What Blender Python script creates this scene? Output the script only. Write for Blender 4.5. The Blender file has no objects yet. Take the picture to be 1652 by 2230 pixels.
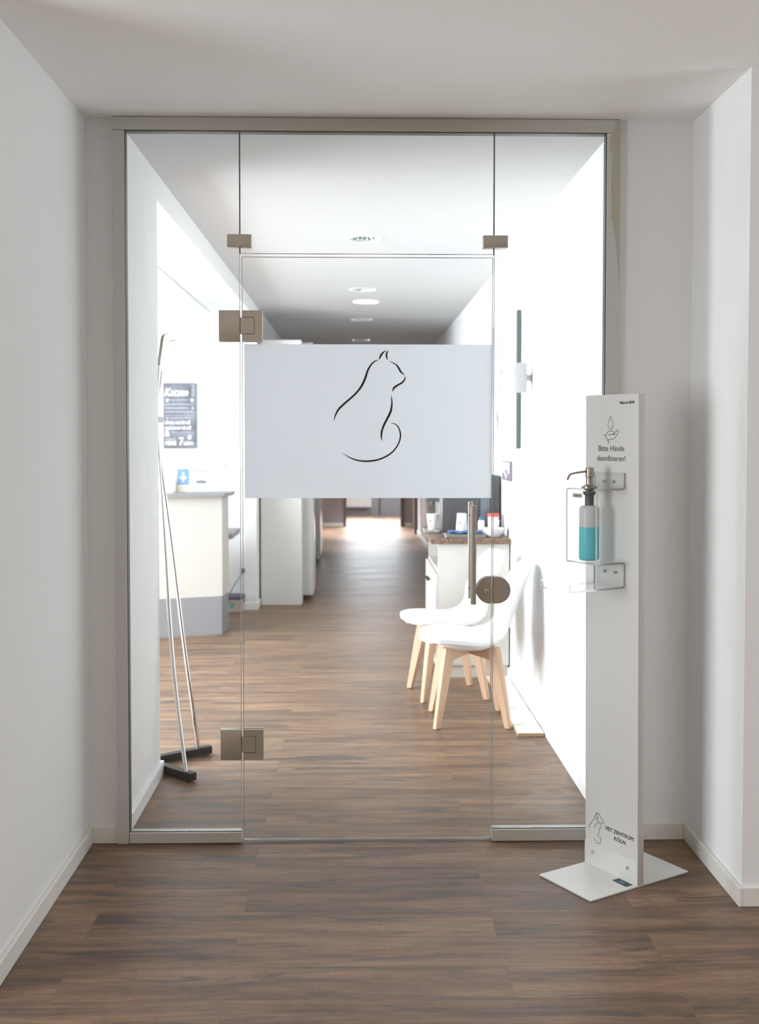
import bpy, bmesh, math, random
from mathutils import Vector, Matrix
random.seed(7)
scene = bpy.context.scene
COL = scene.collection
PI = math.pi

# ---------------------------------------------------------------- camera
F_PX, YAW, PITCH, ROLL, CY0 = 2398.3, 0.0212, 0.0345, 0.0007, 1037.19
cam_d = bpy.data.cameras.new('camera')
cam = bpy.data.objects.new('camera', cam_d)
COL.objects.link(cam)
fw = Vector((math.sin(YAW)*math.cos(PITCH), math.cos(YAW)*math.cos(PITCH), -math.sin(PITCH)))
rt = Vector((math.cos(YAW), -math.sin(YAW), 0))
up = rt.cross(fw)
r2 = math.cos(ROLL)*rt + math.sin(ROLL)*up
u2 = -math.sin(ROLL)*rt + math.cos(ROLL)*up
m = Matrix((r2, u2, -fw)).transposed().to_4x4()
m.translation = Vector((0, 0, 1.48))
cam.matrix_world = m
cam_d.sensor_fit = 'VERTICAL'
cam_d.sensor_height = 36.0
cam_d.lens = F_PX/2230*36.0
cam_d.shift_y = -(1115-CY0)/2230
cam_d.clip_start = 0.05
cam_d.dof.use_dof = True
cam_d.dof.focus_distance = 3.85
cam_d.dof.aperture_fstop = 3.2
scene.camera = cam

# ---------------------------------------------------------------- render look, world
scene.view_settings.view_transform = 'Standard'
scene.view_settings.look = 'None'
scene.view_settings.gamma = 1.0
scene.view_settings.use_curve_mapping = False
scene.view_settings.exposure = 0.0
cy = scene.cycles
cy.max_bounces = 10; cy.diffuse_bounces = 5; cy.glossy_bounces = 4
cy.transmission_bounces = 8; cy.transparent_max_bounces = 16
cy.caustics_reflective = False; cy.caustics_refractive = False
cy.sample_clamp_indirect = 6.0
cy.use_denoising = True
world = bpy.data.worlds.new('world'); scene.world = world
world.use_nodes = True
world.node_tree.nodes['Background'].inputs[0].default_value = (0.75, 0.85, 1.0, 1)
world.node_tree.nodes['Background'].inputs[1].default_value = 0.6

# ---------------------------------------------------------------- daylight through the windows, added far-floor lights
def area(name, loc, target, sx, sy, power, color):
    l = bpy.data.lights.new(name, 'AREA'); l.shape = 'RECTANGLE'; l.size = sx; l.size_y = sy
    l.energy = power; l.color = color
    o = bpy.data.objects.new(name, l); COL.objects.link(o)
    o.location = loc
    d = Vector(target)-Vector(loc)
    o.rotation_euler = d.to_track_quat('-Z', 'Y').to_euler()
    return o
P_RECEPTION, P_LEFT, P_RIGHT = 470, 155, 44
area('daylight_reception_window', (-4.1, 6.0, 1.55), (0, 6.0, 1.45), 3.2, 1.9, P_RECEPTION, (0.88, 0.95, 1.0))
area('daylight_hall_left_window', (-4.35, 1.0, 1.45), (0, 2.0, 1.75), 1.7, 2.0, P_LEFT, (0.88, 0.95, 1.0))
area('daylight_hall_right_window', (4.35, 2.5, 1.4), (0, 2.6, 1.75), 1.2, 2.0, P_RIGHT, (0.90, 0.96, 1.0))
area('far_floor_side_fill', (2.3, 19.8, 1.6), (0.2, 19.6, 0.2), 1.8, 1.6, 120, (0.90, 0.94, 1.0))  # added side fill to brighten the far floor; that wall has no window
area('daylight_end_window', (0.3, 21.18, 1.62), (0.25, 10, 1.2), 1.9, 1.45, 105, (0.88, 0.93, 1.0))
for yy, pw in ((15.4, 250), (17.2, 1300), (19.2, 2400)):  # added spots without fixtures, brightening the floor at the corridor end
    l = bpy.data.lights.new('far_floor_spot', 'SPOT'); l.energy = pw; l.spot_size = math.radians(62); l.spot_blend = 0.9
    l.color = (0.93, 0.95, 1.0); l.shadow_soft_size = 0.08
    o = bpy.data.objects.new('far_floor_spot', l); COL.objects.link(o); o.location = (0.1, yy, 2.58)

# ---------------------------------------------------------------- mesh helpers
class MB:
    def __init__(self): self.bm = bmesh.new()
    def box(self, x0, x1, y0, y1, z0, z1, bevel=0, seg=2):
        b = bmesh.new()
        bmesh.ops.create_cube(b, size=1)
        for v in b.verts:
            v.co = Vector(((x0+x1)/2+v.co.x*(x1-x0), (y0+y1)/2+v.co.y*(y1-y0), (z0+z1)/2+v.co.z*(z1-z0)))
        if bevel:
            bmesh.ops.bevel(b, geom=list(b.edges), offset=bevel, segments=seg, affect='EDGES', profile=0.5)
        self._add(b); return self
    def _add(self, b, mat=None):
        if mat is not None: bmesh.ops.transform(b, matrix=mat, verts=b.verts)
        me = bpy.data.meshes.new('t'); b.to_mesh(me); b.free()
        self.bm.from_mesh(me); bpy.data.meshes.remove(me)
    def cyl(self, p0, p1, r0, r1=None, n=24, caps=True):
        r1 = r0 if r1 is None else r1
        p0, p1 = Vector(p0), Vector(p1); d = p1-p0
        b = bmesh.new()
        bmesh.ops.create_cone(b, cap_ends=caps, segments=n, radius1=r0, radius2=r1, depth=d.length)
        self._add(b, Matrix.Translation((p0+p1)/2) @ d.to_track_quat('Z', 'Y').to_matrix().to_4x4()); return self
    def tube(self, pts, r, n=12, closed=False, samples=0):
        pts = [Vector(p) for p in pts]
        if samples: pts = catmull(pts, samples)
        N = len(pts); rr = r if isinstance(r, (list, tuple)) else [r]*N
        rings = []; prev = None
        for i, p in enumerate(pts):
            t = (pts[min(i+1, N-1)]-pts[max(i-1, 0)]).normalized()
            if prev is None:
                a = Vector((0, 0, 1)) if abs(t.z) < 0.9 else Vector((1, 0, 0))
                prev = t.cross(a).normalized()
            nn = (prev - t*prev.dot(t)).normalized(); bb = t.cross(nn); prev = nn
            rings.append([self.bm.verts.new(p+nn*rr[i]*math.cos(2*PI*k/n)+bb*rr[i]*math.sin(2*PI*k/n)) for k in range(n)])
        for i in range(N-1):
            for k in range(n):
                self.bm.faces.new((rings[i][k], rings[i][(k+1) % n], rings[i+1][(k+1) % n], rings[i+1][k]))
        self.bm.faces.new(list(reversed(rings[0]))); self.bm.faces.new(rings[-1]); return self
    def prism(self, poly, z0, z1, mat=None):
        """poly: list of (x,y), extruded z0..z1"""
        b = bmesh.new()
        lo = [b.verts.new((x, y, z0)) for x, y in poly]; hi = [b.verts.new((x, y, z1)) for x, y in poly]
        b.faces.new(list(reversed(lo))); b.faces.new(hi)
        n = len(poly)
        for i in range(n): b.faces.new((lo[i], lo[(i+1) % n], hi[(i+1) % n], hi[i]))
        self._add(b, mat); return self
    def lathe(self, prof, n=32, c=(0, 0, 0)):
        """prof: list of (r,z)"""
        rings = []
        for r, z in prof:
            if r < 1e-6: rings.append([self.bm.verts.new((c[0], c[1], c[2]+z))])
            else: rings.append([self.bm.verts.new((c[0]+r*math.cos(2*PI*k/n), c[1]+r*math.sin(2*PI*k/n), c[2]+z)) for k in range(n)])
        for A, B in zip(rings, rings[1:]):
            for k in range(n):
                a = A if len(A) == 1 else [A[k], A[(k+1) % n]]
                b_ = B if len(B) == 1 else [B[(k+1) % n], B[k]]
                f = a+b_
                if len(f) >= 3: self.bm.faces.new(f)
        return self
    def mesh(self, name):
        bmesh.ops.recalc_face_normals(self.bm, faces=self.bm.faces)
        me = bpy.data.meshes.new(name); self.bm.to_mesh(me); self.bm.free(); return me
    def build(self, name, mat, parent=None, smooth=True, kind=None):
        me = self.mesh(name); me.materials.append(mat)
        return link(name, me, parent, smooth, kind)

def link(name, me, parent=None, smooth=True, kind=None):
    if smooth:
        for p in me.polygons: p.use_smooth = True
        try: me.set_sharp_from_angle(angle=math.radians(35))
        except Exception: pass
    o = bpy.data.objects.new(name, me); COL.objects.link(o)
    if parent: o.parent = parent
    if kind: o['kind'] = kind
    return o
def catmull(pts, s):
    out = []; N = len(pts)
    for i in range(N-1):
        p0, p1, p2, p3 = pts[max(i-1, 0)], pts[i], pts[i+1], pts[min(i+2, N-1)]
        for k in range(s):
            t = k/s
            out.append(0.5*((2*p1)+(-p0+p2)*t+(2*p0-5*p1+4*p2-p3)*t*t+(-p0+3*p1-3*p2+p3)*t**3))
    out.append(pts[-1]); return out
def empty(name, loc, label, cat, group=None, rz=0, kind=None):
    o = bpy.data.objects.new(name, None); COL.objects.link(o)
    o.location = loc; o.rotation_euler = (0, 0, rz); o.empty_display_size = 0.1
    if label: o['label'] = label
    if cat: o['category'] = cat
    if group: o['group'] = group
    if kind: o['kind'] = kind
    return o
def tag(o, label, cat, group=None):
    o['label'] = label; o['category'] = cat
    if group: o['group'] = group
    return o
def struct(name, mb, mat, smooth=False): return mb.build(name, mat, None, smooth, 'structure')
def text_mesh(s, size, depth=0.0006, bold=0.0, align='LEFT', shear=0.0, sx=1.0, spacing=1.0):
    cu = bpy.data.curves.new('t', 'FONT'); cu.body = s; cu.size = 1.0; cu.extrude = depth/2/size
    cu.align_x = align; cu.shear = shear; cu.resolution_u = 3; cu.space_character = spacing
    o = bpy.data.objects.new('t', cu); COL.objects.link(o)
    dg = bpy.context.evaluated_depsgraph_get()
    me = bpy.data.meshes.new_from_object(o.evaluated_get(dg))
    bpy.data.objects.remove(o); bpy.data.curves.remove(cu)
    for v in me.vertices: v.co = Vector((v.co.x*sx*size, v.co.y*size, v.co.z*size))
    if bold:   # heavier strokes: overlapping copies shifted by the extra weight
        bm = bmesh.new()
        for ox, oy, oz in ((-bold, 0, 0), (bold, 0, 0.00002), (0, bold*0.8, 0.00004), (0, -bold*0.8, 0.00006)):
            c_ = me.copy(); c_.transform(Matrix.Translation((ox, oy, oz))); bm.from_mesh(c_); bpy.data.meshes.remove(c_)
        bm.to_mesh(me); bm.free()
    return me
def stroke_mesh(mb, pts, depth, tf, s=6):
    """pts: (x,y,width) in drawing units; a flat stroke of varying width; tf maps (x,y,d)->Vector"""
    V = catmull([Vector(p) for p in pts], s); n = len(V)
    L = []; Rr = []
    for i, p in enumerate(V):
        t = V[min(i+1, n-1)]-V[max(i-1, 0)]; t.z = 0; t.normalize()
        nn = Vector((-t.y, t.x, 0))*max(p.z, 0.0004)/2
        L.append((p.x+nn.x, p.y+nn.y)); Rr.append((p.x-nn.x, p.y-nn.y))
    bm = mb.bm
    q = [[bm.verts.new(tf(a[0], a[1], d)) for a in S] for d in (0, depth) for S in (L, Rr)]
    L0, R0, L1, R1 = q
    for i in range(n-1):
        bm.faces.new((L0[i], L0[i+1], R0[i+1], R0[i])); bm.faces.new((L1[i], R1[i], R1[i+1], L1[i+1]))
        bm.faces.new((L0[i], L1[i], L1[i+1], L0[i+1])); bm.faces.new((R0[i], R0[i+1], R1[i+1], R1[i]))
    bm.faces.new((L0[0], R0[0], R1[0], L1[0])); bm.faces.new((L0[-1], L1[-1], R1[-1], R0[-1]))

# ---------------------------------------------------------------- materials
def mat(name, color, rough=0.5, metal=0.0, spec=0.5, trans=0.0, ior=1.45, coat=0.0, aniso=0.0):
    M = bpy.data.materials.new(name); M.use_nodes = True
    b = M.node_tree.nodes['Principled BSDF']
    b.inputs['Base Color'].default_value = (*color, 1); b.inputs['Roughness'].default_value = rough
    b.inputs['Metallic'].default_value = metal; b.inputs['Specular IOR Level'].default_value = spec
    b.inputs['Transmission Weight'].default_value = trans; b.inputs['IOR'].default_value = ior
    b.inputs['Coat Weight'].default_value = coat; b.inputs['Anisotropic'].default_value = aniso
    return M
def nodes(M): return M.node_tree.nodes, M.node_tree.links, M.node_tree.nodes['Principled BSDF']
def add_bump(M, scale, strength, dist=0.002, detail=4, stretch=(1, 1, 1), vary=0.0):
    N, L, b = nodes(M)
    tc = N.new('ShaderNodeNewGeometry'); mp = N.new('ShaderNodeMapping'); mp.inputs['Scale'].default_value = stretch
    nz = N.new('ShaderNodeTexNoise'); nz.inputs['Scale'].default_value = scale; nz.inputs['Detail'].default_value = detail
    bp = N.new('ShaderNodeBump'); bp.inputs['Strength'].default_value = strength; bp.inputs['Distance'].default_value = dist
    L.new(tc.outputs['Position'], mp.inputs['Vector']); L.new(mp.outputs[0], nz.inputs['Vector'])
    L.new(nz.outputs[0], bp.inputs['Height']); L.new(bp.outputs[0], b.inputs['Normal'])
    if vary:
        base = tuple(b.inputs['Base Color'].default_value)
        mx = N.new('ShaderNodeMix'); mx.data_type = 'RGBA'
        mx.inputs[6].default_value = base; mx.inputs[7].default_value = (base[0]*(1-vary), base[1]*(1-vary), base[2]*(1-vary), 1)
        L.new(nz.outputs[0], mx.inputs[0]); L.new(mx.outputs[2], b.inputs['Base Color'])
    return M
M_wall = add_bump(mat('plaster_white', (0.83, 0.83, 0.82), 0.85, spec=0.2), 55, 0.35, 0.004)
M_wall_in = add_bump(mat('plaster_white_inner', (0.90, 0.90, 0.90), 0.8, spec=0.2), 45, 0.15, 0.003)
M_farwall = mat('far_wall_paint', (0.30, 0.295, 0.32), 0.85)
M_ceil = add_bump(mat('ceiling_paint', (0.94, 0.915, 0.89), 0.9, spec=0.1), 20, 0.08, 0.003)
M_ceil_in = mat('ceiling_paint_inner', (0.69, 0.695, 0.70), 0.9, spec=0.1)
M_base = add_bump(mat('baseboard_paint', (0.80, 0.78, 0.73), 0.4), 30, 0.05, 0.002, vary=0.06)
M_frame = mat('frame_grey_paint', (0.60, 0.59, 0.545), 0.45)
M_steel = add_bump(mat('brushed_steel', (0.56, 0.515, 0.455), 0.42, 0.7), 60, 0.12, 0.0006, 2, (40, 40, 1))
M_steel2 = mat('bright_steel', (0.62, 0.61, 0.59), 0.22, 1.0)
M_chrome = mat('chrome', (0.78, 0.78, 0.78), 0.12, 1.0)
M_white = mat('white_lacquer', (0.86, 0.86, 0.84), 0.35)
M_gloss = mat('white_gloss', (0.80, 0.80, 0.79), 0.08, spec=0.8)
M_cream = mat('cream_laminate', (0.64, 0.62, 0.575), 0.45)
M_grey = mat('grey_laminate', (0.29, 0.295, 0.31), 0.5)
M_dgrey = mat('dark_grey', (0.10, 0.105, 0.11), 0.5)
M_black = mat('black_powdercoat', (0.018, 0.017, 0.017), 0.5)
M_ink = mat('black_print', (0.02, 0.018, 0.016), 0.45)
M_ink2 = mat('grey_print', (0.06, 0.06, 0.065), 0.5)
M_blueink = mat('blue_print', (0.10, 0.20, 0.33), 0.5)
M_plastic = mat('white_shell_plastic', (0.87, 0.88, 0.89), 0.3)
M_cush = mat('white_seat_pad', (0.88, 0.88, 0.88), 0.5)
M_felt = mat('felt_glide', (0.10, 0.07, 0.06), 0.9)
M_paper = mat('white_paper', (0.85, 0.85, 0.84), 0.7)
M_red = mat('red_plastic', (0.65, 0.12, 0.10), 0.5)
M_blue = mat('blue_cloth', (0.10, 0.17, 0.38), 0.8)
M_silver = mat('satin_silver', (0.5, 0.5, 0.5), 0.35, 0.7)
M_ceramic = mat('white_ceramic', (0.9, 0.9, 0.9), 0.15)
M_seal = mat('dark_silicone', (0.10, 0.095, 0.085), 0.4)
M_standwhite = mat('white_powdercoat', (0.76, 0.76, 0.735), 0.3)

def wood_beech():
    M = mat('beech_wood', (0.70, 0.46, 0.29), 0.45); N, L, b = nodes(M)
    tc = N.new('ShaderNodeTexCoord'); mp = N.new('ShaderNodeMapping'); mp.inputs['Scale'].default_value = (30, 30, 2.5)
    nz = N.new('ShaderNodeTexNoise'); nz.inputs['Scale'].default_value = 3; nz.inputs['Detail'].default_value = 5
    cr = N.new('ShaderNodeValToRGB'); cr.color_ramp.elements[0].color = (0.62, 0.39, 0.25, 1); cr.color_ramp.elements[1].color = (0.76, 0.53, 0.37, 1)
    L.new(tc.outputs['Object'], mp.inputs[0]); L.new(mp.outputs[0], nz.inputs['Vector']); L.new(nz.outputs[0], cr.inputs[0]); L.new(cr.outputs[0], b.inputs['Base Color'])
    return M
M_beech = wood_beech()
def wood_top():
    M = mat('walnut_worktop', (0.2, 0.13, 0.09), 0.4); N, L, b = nodes(M)
    tc = N.new('ShaderNodeNewGeometry'); mp = N.new('ShaderNodeMapping'); mp.inputs['Scale'].default_value = (30, 3, 30)
    nz = N.new('ShaderNodeTexNoise'); nz.inputs['Scale'].default_value = 3; nz.inputs['Detail'].default_value = 6
    cr = N.new('ShaderNodeValToRGB'); cr.color_ramp.elements[0].position = 0.35; cr.color_ramp.elements[1].position = 0.7
    cr.color_ramp.elements[0].color = (0.10, 0.055, 0.035, 1); cr.color_ramp.elements[1].color = (0.32, 0.20, 0.14, 1)
    L.new(tc.outputs['Position'], mp.inputs[0]); L.new(mp.outputs[0], nz.inputs['Vector']); L.new(nz.outputs[0], cr.inputs[0]); L.new(cr.outputs[0], b.inputs['Base Color'])
    return M
M_worktop = wood_top()

def floor_material():
    M = mat('vinyl_planks', (0.3, 0.2, 0.14), 0.42, spec=0.5); N, L, b = nodes(M)
    geo = N.new('ShaderNodeNewGeometry')
    def mapping(sc, loc=(0, 0, 0)):
        mp = N.new('ShaderNodeMapping'); mp.inputs['Scale'].default_value = sc; mp.inputs['Location'].default_value = loc; return mp
    def noise(scale, detail, rough=0.5, dist=0.0):
        n_ = N.new('ShaderNodeTexNoise'); n_.inputs['Scale'].default_value = scale; n_.inputs['Detail'].default_value = detail
        n_.inputs['Roughness'].default_value = rough; n_.inputs['Distortion'].default_value = dist; return n_
    def ramp(p0, c0, p1, c1):
        r = N.new('ShaderNodeValToRGB'); r.color_ramp.elements[0].position = p0; r.color_ramp.elements[1].position = p1
        r.color_ramp.elements[0].color = (*c0, 1); r.color_ramp.elements[1].color = (*c1, 1); return r
    def mix(fac, a, c, mode='MIX', amt=None):
        x = N.new('ShaderNodeMix'); x.data_type = 'RGBA'; x.blend_type = mode
        if fac is not None: L.new(fac, x.inputs[0])
        else: x.inputs[0].default_value = amt
        for s, v in ((6, a), (7, c)):
            if isinstance(v, tuple): x.inputs[s].default_value = (*v, 1)
            else: L.new(v, x.inputs[s])
        return x.outputs[2]
    # planks 0.18 m deep, 1.22 m long, running across the corridor
    mpb = mapping((1, 1, 1), (0.35, 0.022, 0)); L.new(geo.outputs['Position'], mpb.inputs[0])
    br = N.new('ShaderNodeTexBrick'); br.offset = 0.37; br.offset_frequency = 2
    br.inputs['Scale'].default_value = 1.0; br.inputs['Mortar Size'].default_value = 0.0011; br.inputs['Mortar Smooth'].default_value = 0.2
    br.inputs['Brick Width'].default_value = 1.22; br.inputs['Row Height'].default_value = 0.18; br.inputs['Bias'].default_value = 0
    br.inputs['Color1'].default_value = (0, 0, 0, 1); br.inputs['Color2'].default_value = (1, 1, 1, 1); br.inputs['Mortar'].default_value = (0.5, 0.5, 0.5, 1)
    L.new(mpb.outputs[0], br.inputs['Vector'])
    # shift the grain per plank
    addv = N.new('ShaderNodeVectorMath'); addv.operation = 'MULTIPLY_ADD'
    L.new(br.outputs['Color'], addv.inputs[0]); addv.inputs[1].default_value = (7.3, 3.1, 5.7); L.new(geo.outputs['Position'], addv.inputs[2])
    def chain(sc, scale, detail, rough=0.55, dist=0.0):
        mp = mapping(sc); L.new(addv.outputs[0], mp.inputs[0]); n_ = noise(scale, detail, rough, dist); L.new(mp.outputs[0], n_.inputs['Vector']); return n_.outputs[0]
    broad = chain((0.8, 6.5, 1), 1.6, 5, 0.6, 0.5)
    streak = chain((1.3, 15, 1), 1.5, 7, 0.6, 0.7)
    fine = chain((14, 160, 1), 1.0, 4, 0.6)
    ripple = chain((60, 11, 1), 1.0, 3, 0.6, 1.5)
    c = ramp(0.38, (0.128, 0.078, 0.050), 0.64, (0.315, 0.195, 0.122)); L.new(broad, c.inputs[0])
    warm = ramp(0.42, (0.130, 0.080, 0.053), 0.60, (0.37, 0.228, 0.135)); L.new(streak, warm.inputs[0])
    col = mix(None, c.outputs[0], warm.outputs[0], amt=0.42)
    dk = ramp(0.52, (0, 0, 0), 0.67, (1, 1, 1)); n2 = chain((1.2, 9, 1), 1.9, 8, 0.62, 0.9); L.new(n2, dk.inputs[0])
    mul = N.new('ShaderNodeMath'); mul.operation = 'MULTIPLY'; mul.inputs[1].default_value = 0.88; L.new(dk.outputs[0], mul.inputs[0])
    col = mix(mul.outputs[0], col, (0.085, 0.068, 0.062))
    f2 = ramp(0.3, (0.78, 0.78, 0.78), 0.7, (1.14, 1.14, 1.14)); L.new(fine, f2.inputs[0])
    col = mix(None, col, f2.outputs[0], 'MULTIPLY', 1.0)
    f3 = ramp(0.35, (0.92, 0.92, 0.92), 0.65, (1.05, 1.05, 1.05)); L.new(ripple, f3.inputs[0])
    col = mix(None, col, f3.outputs[0], 'MULTIPLY', 0.8)
    pv = ramp(0.0, (0.86, 0.86, 0.88), 1.0, (1.10, 1.08, 1.05)); L.new(br.outputs['Color'], pv.inputs[0])
    col = mix(None, col, pv.outputs[0], 'MULTIPLY', 1.0)
    col = mix(br.outputs['Fac'], col, (0.15, 0.105, 0.08))
    L.new(col, b.inputs['Base Color'])
    rr = ramp(0.3, (0.38, 0.38, 0.38), 0.7, (0.50, 0.50, 0.50)); L.new(streak, rr.inputs[0]); L.new(rr.outputs[0], b.inputs['Roughness'])
    hs = N.new('ShaderNodeMath'); hs.operation = 'MULTIPLY_ADD'; hs.inputs[1].default_value = -1.2
    L.new(br.outputs['Fac'], hs.inputs[0]); L.new(fine, hs.inputs[2])
    bp = N.new('ShaderNodeBump'); bp.inputs['Strength'].default_value = 0.25; bp.inputs['Distance'].default_value = 0.0008
    L.new(hs.outputs[0], bp.inputs['Height']); L.new(bp.outputs[0], b.inputs['Normal'])
    return M
M_floor = floor_material()

def glass_material(name, tint=(0.98, 0.99, 0.985), ior=1.5, gloss=1.0):
    M = bpy.data.materials.new(name); M.use_nodes = True; N = M.node_tree.nodes; L = M.node_tree.links
    N.remove(N['Principled BSDF']); out = N['Material Output']
    tr = N.new('ShaderNodeBsdfTransparent'); tr.inputs[0].default_value = (*tint, 1)
    gl = N.new('ShaderNodeBsdfGlossy'); gl.inputs['Roughness'].default_value = 0.01; gl.inputs[0].default_value = (gloss, gloss, gloss, 1)
    lw = N.new('ShaderNodeLayerWeight'); lw.inputs[0].default_value = 0.5
    pw = N.new('ShaderNodeMath'); pw.operation = 'POWER'; pw.inputs[1].default_value = 5.0; L.new(lw.outputs['Facing'], pw.inputs[0])
    f0 = ((ior-1)/(ior+1))**2
    fr = N.new('ShaderNodeMath'); fr.operation = 'MULTIPLY_ADD'; fr.inputs[1].default_value = 1-f0; fr.inputs[2].default_value = f0; L.new(pw.outputs[0], fr.inputs[0])
    mx = N.new('ShaderNodeMixShader'); L.new(fr.outputs[0], mx.inputs[0]); L.new(tr.outputs[0], mx.inputs[1]); L.new(gl.outputs[0], mx.inputs[2])
    L.new(mx.outputs[0], out.inputs[0]); return M
M_glass = glass_material('clear_door_glass')
M_acryl = glass_material('clear_acrylic', (0.99, 0.995, 0.995), 1.4)
def translucent(name, col, t_col, f_tl, f_tr, rough=0.4, gloss=0.0):
    M = bpy.data.materials.new(name); M.use_nodes = True; N = M.node_tree.nodes; L = M.node_tree.links
    N.remove(N['Principled BSDF']); out = N['Material Output']
    df = N.new('ShaderNodeBsdfDiffuse'); df.inputs[0].default_value = (*col, 1)
    tl = N.new('ShaderNodeBsdfTranslucent'); tl.inputs[0].default_value = (*t_col, 1)
    tr = N.new('ShaderNodeBsdfTransparent')
    m1 = N.new('ShaderNodeMixShader'); m1.inputs[0].default_value = f_tl; L.new(df.outputs[0], m1.inputs[1]); L.new(tl.outputs[0], m1.inputs[2])
    m2 = N.new('ShaderNodeMixShader'); m2.inputs[0].default_value = f_tr; L.new(m1.outputs[0], m2.inputs[1]); L.new(tr.outputs[0], m2.inputs[2])
    last = m2
    if gloss:
        gl = N.new('ShaderNodeBsdfGlossy'); gl.inputs['Roughness'].default_value = rough
        fr = N.new('ShaderNodeFresnel'); fr.inputs['IOR'].default_value = 1.45
        m3 = N.new('ShaderNodeMixShader'); L.new(fr.outputs[0], m3.inputs[0]); L.new(m2.outputs[0], m3.inputs[1]); L.new(gl.outputs[0], m3.inputs[2]); last = m3
    L.new(last.outputs[0], out.inputs[0]); return M
M_film = translucent('frosted_film', (0.86, 0.90, 0.95), (0.94, 0.97, 1.0), 0.82, 0.015)
M_edge = translucent('polished_glass_edge', (0.92, 0.94, 0.94), (0.97, 0.98, 0.98), 0.6, 0.05, 0.1, 1.0)
M_acedge = translucent('polished_acrylic_edge', (0.96, 0.98, 0.99), (0.99, 1.0, 1.0), 0.5, 0.5, 0.1, 1.0)
M_hdpe = translucent('milky_bottle_plastic', (0.88, 0.90, 0.89), (0.94, 0.96, 0.95), 0.2, 0.0, 0.3, 1.0)
M_liquid = translucent('blue_disinfectant', (0.17, 0.82, 0.95), (0.22, 0.92, 1.0), 0.2, 0.0, 0.3, 1.0)
M_tank = translucent('smoky_blue_tank', (0.30, 0.36, 0.42), (0.4, 0.48, 0.55), 0.5, 0.2, 0.2, 1.0)

# ================================================================ STRUCTURE
H, HI = 2.628, 2.622
XL, XR, D = -0.859, 0.952, 4.005
ol, orr = -0.974, 1.2215
struct('floor', MB().box(-5, 5, -3.2, 22.5, -0.1, 0), M_floor)

struct('ceiling', MB().box(-5, 5, -3.2, D+0.03, H, H+0.12), M_ceil)
# corridor ceiling with round openings for the downlights
LAMPS = [(0.046, 6.354), (0.05, 8.508), (0.052, 10.62), (0.055, 12.83)]
def ceiling_with_holes():
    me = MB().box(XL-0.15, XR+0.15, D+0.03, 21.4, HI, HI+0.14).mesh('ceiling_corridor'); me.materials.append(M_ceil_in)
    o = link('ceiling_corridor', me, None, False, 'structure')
    cut = MB()
    for x, y in LAMPS: cut.cyl((x, y, HI-0.05), (x, y, HI+0.2), 0.088, n=40)
    c = cut.build('cut', M_ceil_in)
    md = o.modifiers.new('b', 'BOOLEAN'); md.operation = 'DIFFERENCE'; md.object = c; md.solver = 'EXACT'
    dg = bpy.context.evaluated_depsgraph_get()
    nm = bpy.data.meshes.new_from_object(o.evaluated_get(dg)); o.modifiers.clear(); o.data = nm
    bpy.data.objects.remove(c)
    return o
ceiling_with_holes()

# hall walls (outer side of the glass door)
struct('wall_left', MB().box(ol-0.15, ol, 2.86, D+0.02, 0, H), M_wall)
struct('wall_front_left', MB().box(ol-0.10, -0.870, D, D+0.12, 0, H), M_wall)
struct('wall_front_right', MB().box(0.951, orr+0.12, D, D+0.12, 0, H), M_wall)
struct('wall_right', MB().box(orr, 5, 3.42, D+0.12, 0, H), M_wall)
struct('wall_hall_left_end', MB().box(-4.65, ol-0.15, 2.86, 3.01, 0, H), M_wall)
struct('wall_hall_back', MB().box(-4.8, 4.8, -2.75, -2.6, 0, H), mat('hall_back_bounce_beige', (0.44, 0.37, 0.31), 0.8))  # unseen wall, toned dark and warm to cut bounce onto the facing walls
# side walls of the crossing hall, with window openings that let the daylight in
def window_wall(name, x0, x1, y0, y1, wy0, wy1, wz0, wz1, top=H, M=None):
    mb = MB().box(x0, x1, y0, wy0, 0, top).box(x0, x1, wy1, y1, 0, top).box(x0, x1, wy0, wy1, 0, wz0).box(x0, x1, wy0, wy1, wz1, top)
    struct(name, mb, M or M_wall)
window_wall('wall_hall_left', -4.65, -4.45, -2.6, 2.86, 0.1, 1.9, 0.45, 2.5)
window_wall('wall_hall_right', 4.45, 4.65, -2.6, 3.42, 1.85, 3.15, 0.35, 2.5)
# corridor beyond the glass
struct('wall_stub', MB().box(XL-0.16, XL, D+0.125, 4.81, 0, HI), M_wall_in)
struct('trim_1', MB().box(XL-0.16, XL, 4.81, 9.48, 2.504, HI), M_wall_in)
struct('wall_corridor_left', MB().box(XL-0.10, XL, 9.48, 18.42, 0, HI), M_wall_in)
struct('wall_corridor_right', MB().box(XR, XR+0.15, D+0.125, 17.0, 0, HI), M_wall_in)
struct('wall_corridor_right_far', MB().box(XR, XR+0.15, 17.9, 18.42, 0, HI), M_wall_in)
struct('wall_corridor_lintel', MB().box(XR, XR+0.15, 17.0, 17.9, 2.1, HI), M_wall_in)
struct('wall_far_left', MB().box(XL-0.1, -0.20, 18.42, 18.56, 0, HI), M_farwall)
struct('wall_far_right', MB().box(0.80, XR+0.15, 18.42, 18.56, 0, HI), M_farwall)
struct('wall_far_lintel', MB().box(-0.20, 0.80, 18.42, 18.56, 2.12, HI), M_farwall)
struct('wall_far_end', MB().box(-1.6, 2.6, 21.25, 21.4, 0, HI), M_farwall)
struct('wall_far_room_left', MB().box(-1.6, -1.5, 18.56, 21.25, 0, HI), M_farwall)
struct('wall_far_room_right', MB().box(2.5, 2.6, 17.0, 21.25, 0, HI), M_farwall)
struct('ceiling_far_room', MB().box(-1.6, 2.7, 17.0, 21.4, HI+0.15, HI+0.2), M_ceil)
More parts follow.
